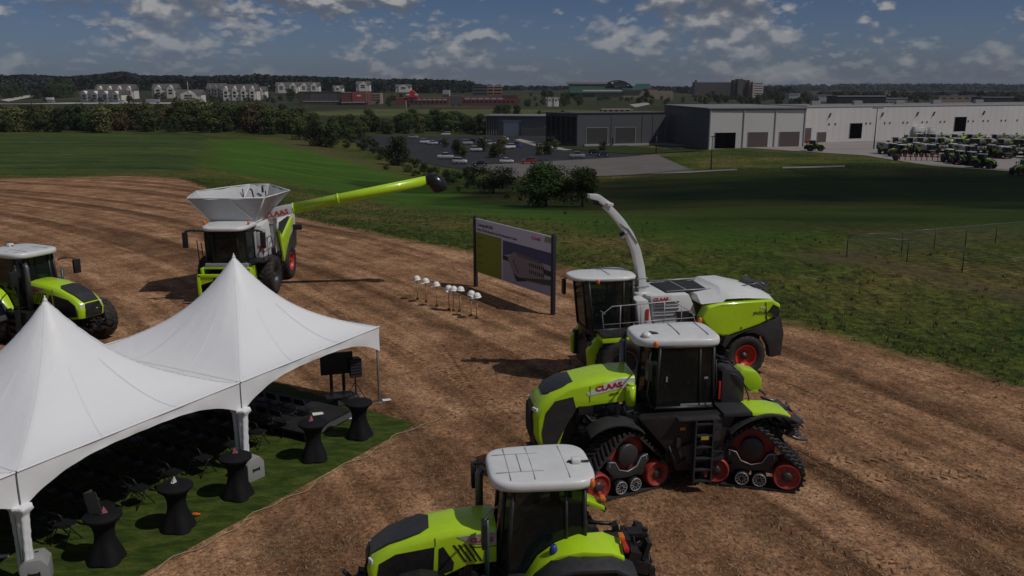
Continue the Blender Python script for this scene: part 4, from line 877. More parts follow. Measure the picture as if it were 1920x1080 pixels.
def tent(k,label,left_pole=False):
    a=c1+dd*(S*k); cen=a+dd*(S/2)+nn*(S/2); rz=math.atan2(dd.y,dd.x)
    root=empty('marquee_tent',(cen.x,cen.y,0),rz,label,'tent','white high peak tents standing in a row')
    hs=S/2-.02; n=56; P=[]
    for i in range(n+1):
        row=[]
        for j in range(n+1):
            u=-1+2*i/n; v=-1+2*j/n; li=max(abs(u),abs(v)); l2=math.hypot(u,v)
            w=min(1,li*1.15); w=w*w*(3-2*w); rr=l2*(1-w)*.93+li*w
            z=EH+PK*((1-rr)**1.5*.90+.10*(1-rr)**4)
            m_=1-abs(abs(u)-abs(v))                      # ridge tension
            z-=.05*math.sin(PI*min(1,rr))*(1-m_)**.7*1.0
            a_=math.atan2(v,u); z+=.012*math.sin(a_*26)*max(0,1-rr*1.3)
            row.append((u*hs,v*hs,z))
        P.append(row)
    MB().grid(P).build('canopy',TARP,root,recalc=False)
    def surf(u,v):
        a_=(u+1)/2*n; b_=(v+1)/2*n; i=min(n-1,int(a_)); j=min(n-1,int(b_)); s_,t_=a_-i,b_-j
        return P[i][j][2]*(1-s_)*(1-t_)+P[i+1][j][2]*s_*(1-t_)+P[i][j+1][2]*(1-s_)*t_+P[i+1][j+1][2]*s_*t_
    for q in range(4):
        Mx=Matrix.Rotation(q*PI/2,4,'Z')
        for v0,e_ in ((-1,1.0),(-.34,.62),(.34,.62)):
            L_=[]
            for k in range(41):
                w_=1-e_*k/40*.985; u=v0*w_; v=-w_; pt=Mx@Vector((u,v,0)); L_.append(Vector((pt.x*hs,pt.y*hs,surf(pt.x,pt.y)+.006)))
            sd=(L_[1]-L_[0]).cross(Vector((0,0,1))).normalized()*.02
            MB().grid([[tuple(a_-sd),tuple(a_+Vector((0,0,.006))),tuple(a_+sd)] for a_ in L_]).build('seam',SEAM,root,recalc=False)
    MB().lathe([(.06,EH+PK-.09),(.04,EH+PK-.02),(.015,EH+PK+.01),(.012,EH+PK+.06),(.005,EH+PK+.065)],seg=12).build('peak_cap',TARP,root)
    for q in range(4):
        Mx=Matrix.Rotation(q*PI/2,4,'Z'); G1=[]
        for i in range(49):
            t=-1+2*i/48; dep=.24+.62*abs(t)**3.2; x=t*hs
            row=[]
            for j in range(9):
                v=j/8; out=.012+.03*v*(1-v)*4*math.sin(t*9+q)*.4+.01*math.sin(t*31)*v
                row.append(Mx@Vector((x,-hs-out-.0,EH+.015-dep*v)))
            G1.append(row)
        o=MB().grid(G1).build('valance',TARP,root,recalc=False)
        G2=[[Mx@Vector((-1*hs+2*hs*i/48,-hs-.02-.018*math.sin(PI*j/4),EH+.02-.045*j/4)) for j in range(5)] for i in range(49)]
        MB().grid(G2).build('hem',TARP,o,recalc=False)
    for sx in (-1,1):
        for sy in (-1,1):
            x,y=sx*(hs-.06),sy*(hs-.06)
            p=MB().cyl((x,y,0),(x,y,EH),.033,10).cyl((x,y,0),(x,y,.015),.12,12); p.build('pole',POLE,root)
    f=MB()
    for q in range(4):
        Mx=Matrix.Rotation(q*PI/2,4,'Z'); A=Mx@Vector((-hs+.06,-hs+.06,EH-.06)); B=Mx@Vector((hs-.06,-hs+.06,EH-.06)); f.cyl(A,B,.03,8)
    f.cyl((0,0,EH-.1),(0,0,EH+PK-.05),.03,8).tube([(-hs,0,EH-.08),(0,0,EH-.1),(hs,0,EH-.08)],.012,6).tube([(0,-hs,EH-.08),(0,0,EH-.1),(0,hs,EH-.08)],.012,6)
    f.build('frame',POLE,root)
    return root
tent(0,'white high peak tent over the stage, with a bare metal pole at its right corner')
tent(1,'white high peak tent in front of the tractor at the left edge')
tent(2,'white tent of which only a corner shows at the bottom left of the photo')
def drape(k,label,grp=None):
    """gathered white fabric sleeve round a shared corner leg"""
    p=c1+dd*(S*k)+nn*.06
    mb=MB()
    for (ox,oy,s) in ((0.05,-.0,1),(-.17,.1,.8)):
        loops=[]
        for i in range(22):
            v=i/21; z=1.86-v*(1.84 if s==1 else 1.6); r0=.13*s*(1-.28*math.sin(PI*v*.9)) if v>.08 else .19*s
            L=[]
            for q in range(28):
                a=2*PI*q/28; r_=r0*(1+.14*math.sin(a*5+v*5)+.06*math.sin(a*11+z*14)+.05*math.sin(z*26+a*2))
                L.append((ox*(1-.25*v)+r_*math.cos(a)*(1+.2*v),oy*(1-.2*v)+r_*math.sin(a),z))
            loops.append(L)
        mb.loft(loops,smooth=True)
    o=mb.build('leg_sleeve',TARP); o.location=(p.x,p.y,0); tag(o,label,'leg cover','white fabric sleeves round the tent legs'); return o
drape(1,'white gathered fabric sleeve round the leg between the two large tents'); drape(2,'white gathered fabric sleeve round the tent leg at the lower left')

# artificial turf
def turf():
    m,nt,b=nodes('artificial_turf'); co=objco(nt)
    c=ramp(nt,noise(nt,1.2,6,.7,objco(nt,(1,2.5,1),(0,0,-.5))),[(.38,(.025,.046,.006)),(.5,(.046,.072,.010)),(.64,(.085,.105,.022))])
    c=mixc(nt,1,c,ramp(nt,noise(nt,28,4,.8,co),[(.3,(.45,.45,.45)),(.7,(1.35,1.35,1.3))]),'MULTIPLY')
    nt.links.new(c,b.inputs['Base Color']); b.inputs['Roughness'].default_value=.85; b.inputs['Specular IOR Level'].default_value=.15
    bump(nt,b,math_(nt,'ADD',math_(nt,'MULTIPLY',noise(nt,1.1,5,.6,objco(nt,(1,2.6,1),(0,0,-.6)),.5),.35),math_(nt,'MULTIPLY',noise(nt,40,3,.7,co),.05)),.8,.35)
    return m
tc0=at(780,795); tb=at(262,1080); td=(tb-tc0).normalized(); 
tn=(at(600,742)-tc0); tn=Vector((-.92,.40,0)).normalized() if False else tn.normalized()
P=[]
for i in range(61):
    row=[]
    for j in range(41):
        q=tc0+td*(24*i/60)+tn*(9.5*j/40); row.append((q.x,q.y,.03+.012*math.sin(i*1.7+j*.8)+.01*math.sin(j*1.3)-(.02 if i in(0,60) or j in (0,40) else 0)))
    P.append(row)
o=MB().grid(P).build('artificial_turf',turf(),recalc=False)
if o.data.polygons[0].normal.z<0: o.data.flip_normals()
tag(o,'bright green artificial turf laid under and in front of the white tents','turf carpet')
# rope / hose beside the turf
r=random.Random(9); pts=[]
for i in range(60):
    q=tc0+td*(-.9+14*i/59)-tn*(.16+.10*math.sin(i*.55)+.07*math.sin(i*1.31)+max(0,(6-i))*.03); pts.append((q.x,q.y,.035))
tag(MB().tube(pts,.012,6).build('rope',mat('pale_rope',(.30,.25,.15),.8)),'pale yellow rope lying along the edge of the artificial turf','rope')
# cocktail tables
CLOTH=mat('black_stretch_cloth',(.0065,.0065,.008),.75,0,.2,4,spec=.25)
def cocktail(px,py,label):
    p=at(px,py); root=empty('cocktail_table',(p.x,p.y,0.03),r.uniform(0,.6)+.5,label,'table','black spandex cocktail tables on the turf')
    mb=MB(); loops=[]
    prof=[(1.07,.40),(1.04,.405),(.98,.33),(.85,.245),(.7,.215),(.55,.22),(.4,.26),(.25,.32),(.1,.375),(0.01,.40)]
    for z,rd in prof:
        w=max(0,min(1,(.8-z)/.7)); L=[]
        for k in range(48):
            a=2*PI*k/48; ca,sa=abs(math.cos(a)),abs(math.sin(a)); sq=1/((ca**5+sa**5)**.2)
            star=(1-w)+w*(.84+.2*abs(math.cos(2*a))**1.6); L.append((rd*star*math.cos(a+PI/4*0),rd*star*math.sin(a),z+(.04*w*(1-abs(math.cos(2*a))) if z<.05 else 0)))
        loops.append(L)
    mb.loft(loops,smooth=True,cap=False); mb.build('table_cover',CLOTH,root)
    MB().lathe([(.395,1.07),(.405,1.085),(.39,1.098),(.01,1.1)],seg=40).build('tabletop',CLOTH,root)
    return root
TB=[(202,1052,'leftmost black draped cocktail table, with a dark folder leaning on it'),
    (336,992,'second black draped cocktail table from the left, a small white card on it'),
    (447,932,'black draped cocktail table in front of the slotted white block'),
    (590,862,'fourth black draped cocktail table from the left, red and white card on top'),
    (675,820,'bare black draped cocktail table closest to the stage corner')]
tabs=[cocktail(*t) for t in TB]
CARD=mat('red_white_card',(.45,.13,.16),.6,0,.5,60); WCARD=mat('white_paper',(.7,.7,.68),.7,0,.05)
def card(t,dx,dy,ang,label,m=None):
    p=t.location; o=MB().prism([(-.07,0,0),(.07,0,0),(.0,0,.17)],(0,.004,0)).prism([(-.07,.06,0),(.07,.06,0),(0,.005,.17)],(0,.004,0)).box((0,.03,.005),(.13,.07,.008)).build('table_card',m or CARD)
    o.location=(p.x+dx,p.y+dy,p.z+1.103); o.rotation_euler=(0,0,ang); tag(o,label,'card','folded cards on the cocktail tables')
card(tabs[0],.02,.05,.5,'folded red and white card on the table with the dark folder')
card(tabs[1],-.05,.12,1.2,'small white card on the second table from the left',WCARD)
card(tabs[2],-.05,.16,.2,'folded pink card on the table before the slotted block')
card(tabs[3],-.05,.08,.9,'folded red and white card on the fourth table from the left')
# dark folder on first table
p=tabs[0].location
f=MB().prism([(0,0,0),(.34,.05,0),(.30,.05,.5),(-.03,0,.48)],(0,.012,0),).prism([(0,0,0),(-.05,.28,0),(-.09,.28,.47),(-.03,0,.48)],(-.012,0,0)).build('display_folder',mat('dark_folder',(.05,.05,.05),.4))
f.location=(p.x-.28,p.y+.0,p.z+1.10); f.rotation_euler=(0,-.2,-.4); tag(f,'open dark folder standing on the leftmost cocktail table','folder')
# white ballast blocks
def block(px,py,label,rz,slots):
    p=at(px,py); root=empty('ballast_block',(p.x,p.y,.03),rz,label,'weight block','pale concrete tent weights'); s=.27
    BL=mat('pale_block',(.27,.27,.26),.8,0,.08,3,dirt=.12)
    MB().prism([(-s,-s,0),(s,-s,0),(s,-s,.46),(s*.55,-s,.62),(-s*.55,-s,.62),(-s,-s,.5)],(0,2*s,0)).build('block',BL,root,bev=.02)
    b_=MB().box((0,-s-.004,.3),(.2,.012,.06)).box((-.1,-s-.004,.3),(.03,.012,.1)).box((.1,-s-.004,.3),(.03,.012,.1)); b_.build('slot',BLACK,root)
    MB().box((.0,.1,.63),(.12,.03,.01)).build('lifting_eye',BLACK,root)
block(470,897,'pale weight block with a black slot behind the middle cocktail table',.95,1)
block(72,1092,'pale weight block at the foot of the lower left tent leg',.35,1)
# folding chairs
def chair(p,rz,label,grp):
    root=empty('folding_chair',p,rz,label,'chair',grp)
    MB().box((0,0,.45),(.4,.4,.03)).build('seat',CLOTH_C,root,bev=.01)
    MB().box((-.26,0,.76),(.03,.42,.2),ry=-.2).build('backrest',CLOTH_C,root,bev=.01)
    for s in (-.2,.2):
        MB().tube([(.24,s,0),(-.1,s,.5),(-.29,s,.86)],.013,6).build('leg',CHM,root)
        MB().tube([(-.28,s,0),(.0,s,.42),(.14,s,.45)],.013,6).build('leg',CHM,root)
    MB().cyl((.1,-.2,.2),(.1,.2,.2),.01,6).cyl((-.12,-.2,.24),(-.12,.2,.24),.01,6).build('crossbar',CHM,root)
    return root
CLOTH_C=mat('black_chair_plastic',(.007,.007,.008),.5); CHM=mat('grey_chair_tube',(.035,.035,.037),.4,.5)
f0=math.atan2(-dd.y,-dd.x)     # facing the stage
chg='black folding chairs in rows under the tents'; base=None
lab='black folding chair in the shaded rows facing the stage'
for row in range(9):
    for k in range(8):
        q=c1+dd*(2.7+row*1.02)+nn*(.95+k*.56+(.0 if k<4 else .35)); a=f0+r.uniform(-.1,.1)
        if base is None: base=chair((q.x,q.y,.04),a,lab,chg)
        else: c=copy_tree(base); c.location=(q.x,q.y,.04); c.rotation_euler=(0,0,a)
# papers
for (px,py,z,l,s) in ((596,838-62,.48,'white sheet of paper lying on a chair near the stage',.16),(658,784,.04,'white paper on the turf beside the table nearest the stage',.12),(725,750,.02,'white paper on the soil at the foot of the bare tent pole',.14),(8,1043,.05,'white paper scrap on the turf at the far left',.1)):
    p=at(px,py,z); o=MB().loft([[(-s,-s*.6,0),(s,-s*.7,.01),(s,-s*.7,.014),(-s,-s*.6,.004)],[(-s,s*.6,.02),(s,s*.7,0),(s,s*.7,.004),(-s,s*.6,.024)]]).build('paper',WCARD); o.location=p; o.rotation_euler=(0,0,.4); tag(o,l,'paper')
p=at(366,966,.05); o=MB().box((0,0,.03),(.12,.08,.05)).box((.08,.02,.02),(.08,.06,.03),rz=.6).build('snack_wrapper',AMBER,bev=.01); o.location=p; tag(o,'small crumpled orange wrapper on the turf beside the second table','wrapper')

# stage with lecterns / screen / speaker
DECK=mat('stage_deck',(.012,.012,.013),.6,0,.3,2,dirt=.15)
sc0=at(640,768,.3); root=empty('stage',(sc0.x,sc0.y,0),math.atan2(nn.y,nn.x),'low black stage platform at the far end of the tents','stage')
MB().box((2.3,0.95,.28),(5.2,2.2,.08)).build('deck',DECK,root)
s=MB().box((2.3,-.16,.16),(5.2,.02,.17)).box((-.31,.95,.16),(.02,2.2,.17)); s.build('skirt',mat('stage_trim',(.12,.12,.13),.5,.3),root)
s=MB()
for x in (-.2,1.1,2.4,3.7,4.7):
    for y in (-.05,.95,1.95): s.cyl((x,y,0),(x,y,.26),.03,8)
s.build('stage_legs',METAL,root)
def onstage(x,y,z=.33): m=Matrix.Rotation(math.atan2(nn.y,nn.x),4,'Z'); v=m@Vector((x,y,0)); return (sc0.x+v.x,sc0.y+v.y,z)
g=empty('display_screen',at(634,742,.32),R(-72),'black flat screen on two thick posts on the stage','screen')
for s in (-.2,.2): MB().box((0,s,.4),(.1,.1,.8)).build('post',BLACK,g,bev=.01)
MB().box((.0,0,1.12),(.12,1.05,.72),ry=-.0).build('screen',BLACK,g,bev=.02)
MB().box((0,0,.02),(.6,.8,.04)).build('foot',BLACK,g)
g=empty('loudspeaker',at(668,756,0.02),R(-65),'black loudspeaker on a slim tripod beside the stage','loudspeaker')
MB().prism([(-.18,-.17,.95),(.18,-.2,.95),(.18,.2,.95),(-.18,.17,.95)],(0,0,.62)).build('cabinet',BLACK,g,bev=.03)
gm=MB()
for k in range(6): gm.box((.19,0,1.01+.1*k),(.015,.36,.05))
gm.build('grille',GREY,g)
tr=MB().cyl((0,0,.3),(0,0,.96),.022,8)
for k in range(3):
    a=k*2*PI/3; tr.tube([(0,0,.75),(.45*math.cos(a),.45*math.sin(a),.02)],.014,6).tube([(0,0,.4),(.25*math.cos(a),.25*math.sin(a),.34)],.01,6)
tr.build('tripod',GREY,g)
tag(MB().tube([tuple(at(668,758,.02)),tuple(at(690,752,.02)),tuple(at(716,752,.02))],.02,6).build('cable',BLACK),'black cable on the ground from the loudspeaker to the tent pole','cable')
rr_=MB().box((0,0,.12),(.8,.35,.2)).greeble((-.4,-.17,.1),(.35,.17,.32),10,71,0).build('equipment_case',METAL,bev=.01); rr_.location=at(650,755,.03); rr_.rotation_euler=(0,0,.7); tag(rr_,'small jumble of metal audio gear beside the stage corner','audio gear')

# ================================================================ SIGN
L0=Vector((-1.9,44.18,0)); R0=Vector((1.88,38.43,0)); sx=(R0-L0); SL=sx.length; sx.normalize()
root=empty('project_sign',(L0.x,L0.y,0),math.atan2(sx.y,sx.x),'large white and olive project sign on two dark posts','sign')
PANEL=mat('sign_white',(.62,.62,.74),.5,0,.03); 
for x in (0,SL): MB().box((x,0,1.86),(.17,.17,3.72)).cyl((x,0,3.72),(x,0,3.75),.06,8).build('post',mat('navy_post',(.016,.018,.03),.5,0,.2),root,bev=.01)
z0,z1=.82,3.62
MB().box((SL/2,0,(z0+z1)/2),(SL-.2,.05,z1-z0)).build('panel',PANEL,root)
def flat(name,loop,m,lay): return MB().prism([(x,-.027-.003*lay,z) for x,z in loop],(0,-.002,0)).build(name,m,root)
OL=mat('olive_print',(.21,.25,.012),.5,0,.03)
flat('olive_field',[(.12,z0+.02),(1.0+1.55,z0+.02),(2.55,2.92),(.12,2.92)],OL,1)
x0=2.68; x1=SL-.12
flat('picture',[(x0,z0+.03),(x1,z0+.03),(x1,2.86),(x0,2.86)],mat('print_grey',(.36,.36,.43),.5,0,.06),1)
flat('picture_sky',[(x0,2.1),(x0+1.2,2.4),(x1,2.25),(x1,2.86),(x0,2.86)],mat('print_navy',(.055,.065,.16),.5,0,.12),2)
flat('picture_hedge',[(x0,1.9),(x1,1.75),(x1,2.0),(x0,2.12)],mat('print_dark',(.012,.016,.014),.5,0,.2),3)
flat('picture_building',[(x0+.45,2.02),(x0+1.0,2.45),(x0+1.35,2.45),(x1-.65,2.28),(x1-.5,1.25),(x0+1.35,1.12),(x0+1.0,1.35)],mat('print_building',(.24,.21,.22),.5,0,.06),4)
flat('picture_roof',[(x0+1.05,2.43),(x0+1.35,2.46),(x1-.64,2.30),(x1-.9,2.2),(x0+1.4,2.28)],mat('print_roof',(.14,.12,.13),.5,0,.06),5)
flat('picture_lawn',[(x0+1.3,1.2),(x1,1.32),(x1,1.62),(x1-.5,1.55),(x0+1.9,1.3)],mat('print_green',(.03,.07,.04),.5,0,.1),5)
flat('picture_base',[(x0+.95,1.38),(x0+1.4,1.24),(x0+2.0,1.3),(x0+2.1,1.18),(x0+1.25,1.02)],MATS['print_dark'],6)
w=MB()
for j in (0,1):
    for k in range(8): w.prism([(x1-1.75+.16*k,-.046,1.62+.33*j-.006*k),(x1-1.67+.16*k,-.046,1.62+.33*j),(x1-1.67+.16*k,-.046,1.78+.33*j),(x1-1.75+.16*k,-.046,1.78+.33*j)],(0,-.002,0))
for k in range(4): w.prism([(x0+.95+.12*k,-.046,1.9-.14*k),(x0+1.02+.12*k,-.046,1.9-.14*k),(x0+1.02+.12*k,-.046,2.04-.14*k),(x0+.95+.12*k,-.046,2.04-.14*k)],(0,-.002,0))
w.build('picture_windows',MATS['print_dark'],root)
PT=mat('sign_lettering',(.04,.04,.06),.5,0,.02)
text('lettering','Coming fall 2025',PT,root,(.28,-.034,3.26),(1,0,0),(0,0,1),.22,.002,.018)
text('lettering','New CLAAS Research and Development Center',PT,root,(.28,-.034,3.02),(1,0,0),(0,0,1),.185,.002,.012)
text('brand_lettering','CLAAS',LETTER,root,(5.15,-.034,3.28),(1,0,0),(0,0,1),.2,.002,.03,1.25)
flat('green_corner',[(x1-.6,3.3),(x1-.02,3.3),(x1-.02,3.55),(x1-.5,3.55)],mat('print_lime',(.24,.3,.13),.5,0,.05),1)
u=MB()
for k,z in enumerate((2.62,2.2,1.74,1.32)):
    for q in range(5): u.prism([(.3+.1*q,-.033,z),(.37+.1*q,-.033,z),(.37+.1*q,-.033,z+.07),(.3+.1*q,-.033,z+.07)],(0,-.002,0))
u.build('small_print',mat('print_olive_dark',(.09,.11,.005),.5,0,.05),root)
# shovels with white hard hats
hat=[(783,562),(799,567),(819,575),(842,582),(850,584),(861,585),(883,593),(893,598)]
hl=[(783,527),(799,534),(819,542),(842,548),(851,551),(864,551),(884,561),(895,569)]
names=['leftmost','second from the left','third from the left','fourth from the left','fifth from the left','sixth from the left','seventh from the left','rightmost']
HAT=mat('white_hard_hat',(.78,.77,.74),.35,0,.03)
for i,((bx,by),(tx,ty)) in enumerate(zip(hat,hl)):
    p=at(bx,by); 
    lean=Vector((((tx-bx)/38),0.02*(i%3-1),0)); top=Vector((lean.x,lean.y,1.06))
    g=empty('shovel',(p.x,p.y,0),0,f'{names[i]} of the eight shovels stuck upright in the soil','shovel','shovels with hard hats')
    MB().tube([(lean.x*.1,0,.05),tuple(top*.99)],.024,8).box((top.x,top.y,1.0),(.12,.03,.03)).build('handle',mat('wood_handle',(.42,.31,.16),.6),g)
    MB().prism([(-.07,0,.1),(.07,0,.1),(.07,0,.0),(0,0,-.12),(-.07,0,.0)],(0,.01,0)).build('blade',GREY,g)
    o=MB(); o.lathe([(.165,-.01),(.17,0),(.145,.01),(.142,.05),(.125,.1),(.09,.145),(.04,.165),(.01,.168)],seg=24)
    o.lathe([(.02,.15),(.018,.172),(.012,.174)],seg=8).prism([(.12,-.09,-.005),(.12,.09,-.005),(.23,.05,-.02),(.23,-.05,-.02)],(0,0,.012))
    o=o.build('hard_hat',HAT); o.scale=(1.2,)*3; o.location=(p.x+top.x,p.y+top.y,1.02); o.rotation_euler=(.12*(i%3-1),.25 if i in (3,6) else .1,r.uniform(0,6)); tag(o,f'white hard hat on top of the {names[i]} shovel','hard hat','white hard hats on shovels')

# ================================================================ HERO VEHICLES
tracked_tractor()
wt=wheeled_tractor((-.2,15.3,0),R(187),'lime wheeled tractor at the bottom centre with a pale roof seen from above')
wheeled_tractor((-19.4,34.55,0),R(-25),'lime wheeled tractor behind the tents at the left edge, facing right',fenders=False).scale=(1.17,1.17,1.17)
fhv=forage_harvester((5.55,30.3,0),R(194),'lime and white forage harvester with raised white spout behind the tracked tractor')
cmb=combine_harvester((-13.7,42.6,0),R(-90),'combine harvester with open white grain tank and long lime unloading tube')

# ================================================================ BACKGROUND BUILDINGS
WALL_D=mat('dark_cladding_and_shade',(.085,.087,.095),.7,.1,.05,.1)  # workshop cladding; also stands in for shade on the hall flank
WALL_L=mat('pale_metal_cladding',(.54,.515,.50),.7,.0,.05,.06,dirt=.08)
WALL_N=mat('near_black_cladding',(.03,.031,.036),.5,0,.1,.1)
ROOFG=mat('grey_flat_roof',(.17,.17,.175),.8,0,.1,.1)
DOORB=mat('brown_roller_door',(.10,.072,.065),.6,0,.08,1)
DOORD=mat('dark_roller_door',(.05,.045,.045),.6,0,.1,1)
OPEN=mat('doorway_dark',(.004,.004,.005),.95,0,.1,spec=0)  # near-black panel painted for the unlit inside of a doorway
TRIM=mat('pale_trim',(.34,.34,.35),.6,0,.05)
WDOOR=mat('pale_door',(.42,.44,.50),.5,0,.04)
def quadbox(name,a,b,depth,z0,z1,m,parent=None,away=True):
    """box whose front face runs from a to b (world xy), extending depth away from the camera"""
    a=Vector((a.x,a.y,0)); b=Vector((b.x,b.y,0)); d=(b-a).normalized(); n=Vector((-d.y,d.x,0)); 
    if n.dot((a+b)/2)<0: n=-n
    return MB().prism([(*a.xy,z0),(*b.xy,z0),(*(b+n*depth).xy,z0),(*(a+n*depth).xy,z0)],(0,0,z1-z0)).build(name,m,parent)
class Face:
    """a facade from a to b: places doors and trim in its own plane"""
    def __init__(s,a,b,z0): s.a=Vector((a.x,a.y,0)); s.b=Vector((b.x,b.y,0)); s.d=(s.b-s.a); s.L=s.d.length; s.d.normalize(); s.n=Vector((s.d.y,-s.d.x,0)); s.n*=-1 if s.n.dot(s.a+s.b)>0 else 1; s.z0=z0
    def rect(s,name,x0,x1,za,zb,m,parent,proud=.06,th=.1,pull=0):
        P=[s.a+s.d*x+s.n*(proud-th) for x in (x0,x1)]
        return MB().prism([(*P[0].xy,s.z0+za),(*P[1].xy,s.z0+za),(*P[1].xy,s.z0+zb),(*P[0].xy,s.z0+zb)],tuple(s.n*th)).build(name,m,parent)
    def door(s,x0,x1,za,zb,m,parent,frame=TRIM,name='door',slats=8):
        g=s.rect(name,x0,x1,za,zb,m,parent,.04,.12)
        w=.14; k=MB()
        for (p,q,u,v) in ((x0-w,x0,za,zb+w),(x1,x1+w,za,zb+w),(x0,x1,zb,zb+w)):
            P=[s.a+s.d*x for x in (p,q)]; k.prism([(*P[0].xy,s.z0+u),(*P[1].xy,s.z0+u),(*P[1].xy,s.z0+v),(*P[0].xy,s.z0+v)],tuple(s.n*.12))
        k.build('door_frame',frame,g)
        if m is not OPEN:
            k=MB()
            for i in range(1,slats):
                z=s.z0+za+(zb-za)*i/slats; P=[s.a+s.d*x+s.n*.04 for x in (x0,x1)]
                k.prism([(*P[0].xy,z),(*P[1].xy,z),(*P[1].xy,z+.04),(*P[0].xy,z+.04)],tuple(s.n*.03))
            k.build('door_slats',m,g)
        return g
def colx(px,Y): return Vector(((px-960)/(FOC*CP+ (540-270)*SP)*Y,Y,0))
def X_at(px,Y,py=260):
    rr=ray(px,py); return Vector((rr[0]/rr[1]*Y,Y,0))
def zpix(py,Y,px=960):
    rr=ray(px,py); return CAMH+rr[2]/rr[1]*Y
# --- big warehouse hall: corner at px 1330, front to px 1508, shaded left flank to px 1245
hallY=292; zb=-10.2
A=X_at(1328,hallY); B=X_at(1508,hallY+7); C_=X_at(1244,hallY+50)
root=empty('warehouse_hall',(A.x,A.y,zb),0,'pale warehouse hall with three large doors and a left flank darkened for shade','warehouse'); root.location=(0,0,0)
zt=zpix(203,hallY)
back=(C_-A); 
MB().prism([(*A.xy,zb-1),(*B.xy,zb-1),(*(B+back).xy,zb-1),(*C_.xy,zb-1)],(0,0,zt-zb+1)).build('wall',WALL_L,root)
fl=Face(A,C_,zb); fl.rect('flank_shade',0.0,fl.L,-1,zt-zb-.02,WALL_D,root,.08,.1)  # dark sheet over the pale wall, painted for the flank's shade
R1=MB().prism([(*(A+Vector((-.5,-.6,0))).xy,zt-.25),(*(B+Vector((.6,-.6,0))).xy,zt-.25),(*(B+back+Vector((.5,.4,0))).xy,zt-.1),(*(C_+Vector((-.5,.4,0))).xy,zt-.1)],(0,0,.35)); R1.build('roof',ROOFG,root)
fr=Face(A,B,zb); m_=fr.L/180.0
for x0,x1,mt in ((12,50,OPEN),(73,110,DOORB),(132,170,DOORB)): fr.door(x0*m_,x1*m_,0,5.2,mt,root)
for x in (1,63,122,178): fr.rect('downpipe',x*m_,x*m_+.28,0,zt-zb-.3,TRIM,root,.3,.3)
fr.rect('eave_band',0,fr.L,zt-zb-.7,zt-zb-.26,ROOFG,root,.2,.3)
# --- long white hall to the right
A2=X_at(1508,hallY+26); B2=X_at(2150,hallY+100); zt2=zpix(199,hallY+26); zb2=-10.3
root=empty('long_warehouse',(0,0,0),0,'very long pale warehouse running off the right edge with scattered small vents','warehouse')
quadbox('wall',A2,B2,24,zb2-1,zt2,WALL_L,root); quadbox('roof',A2,B2,24,zt2+.01,zt2+.15,ROOFG,root)
f2=Face(A2,B2,zb2); q=f2.L/ (2150-1508)
def fx(px):   # facade coordinate under a picture column
    lo,hi=0,f2.L
    for _ in range(40):
        m=(lo+hi)/2; p=f2.a+f2.d*m
        if 960+1663*p.x/p.y<px: lo=m
        else: hi=m
    return m
f2.rect('eave_band',0,f2.L,zt2-zb2-.35,zt2-zb2+.12,TRIM,root,.25,.4)
for a,b,t,mt in ((1511,1527,5.6,DOORB),(1539,1556,4.0,DOORB),(1600,1623,7.0,OPEN),(1797,1819,8.6,OPEN)):
    f2.door(fx(a),fx(b),0 if mt is DOORB else t-5.6,t,mt,root)
for px in (1560,1572,1630,1638,1665,1675,1700,1708,1736,1745,1770,1778,1823,1832,1851,1860,1885,1893,1915): f2.rect('wall_vent',fx(px)-.25,fx(px)+.25,6.6,7.2,GREY,root,.2,.3)
for px in (1559,1658,1724,1755,1849):
    x=fx(px); P0=f2.a+f2.d*x+f2.n*.05; P=[(x-.5,9.2),(x-.1,9.2),(x+.7,10.8),(x+.3,10.8)]
    MB().prism([(*(f2.a+f2.d*u+f2.n*.02).xy,zb2+v) for u,v in P],tuple(f2.n*.5)).build('roof_brace',GREY,root)
for k_ in range(1,60):
    x=f2.L*k_/60; f2.rect('cladding_joint',x,x+.12,0,zt2-zb2-.4,mat('joint_grey',(.46,.44,.42),.7),root,.02,.1)
for k_,px in enumerate((1560,1640,1720,1790,1870)):
    x=fx(px); q_=f2.a+f2.d*x-f2.n*8; MB().box((q_.x,q_.y,zt2+.9),(3.2,2.2,1.5)).build('roof_unit',TRIM,root)
# --- dark office block with two doors
A3=X_at(1023,338); M3=X_at(1082,322); B3=X_at(1246,330); zb3=-11.4; zt3=zpix(212,322)
root=empty('dark_workshop',(0,0,0),0,'dark grey workshop with two closed brown doors left of the pale hall','workshop')
quadbox('wall',M3,B3,16,zb3-1,zt3,WALL_D,root)
f3=Face(M3,B3,zb3)
u=f3.L/164
f3.door(17*u,56*u,1.0,6.6,DOORD,root); f3.door(70*u,108*u,1.0,6.6,DOORD,root)
f3.rect('roof_edge',-.1,f3.L,zt3-zb3-.3,zt3-zb3+.1,GREY,root,.2,.3)
for x in (62,120,140): f3.rect('cladding_joint',x*u,x*u+.1,0,zt3-zb3-.35,GREY,root,.1,.1)
f3.rect('base_kerb',12*u,f3.L,-.2,.6,TRIM,root,1.5,1.5)
MB().box((*(f3.a+f3.d*62*u+f3.n*2).xy,zb3+1.6),(.5,.5,2.6)).build('door_bollard',BLACK,root)
root=empty('glass_office',(0,0,0),0,'near black glass office block at the corner of the dark workshop','office')
quadbox('wall',A3,M3,15,zb3-1,zt3-.15,WALL_N,root); f4=Face(A3,M3,zb3)
for i in range(6): f4.rect('window',.6+i*f4.L/6.3,.4+(i+.85)*f4.L/6.3,1.0,zt3-zb3-1.5,mat('dark_office_glass',(.012,.014,.018),.08,0,.1),root,.05,.1)
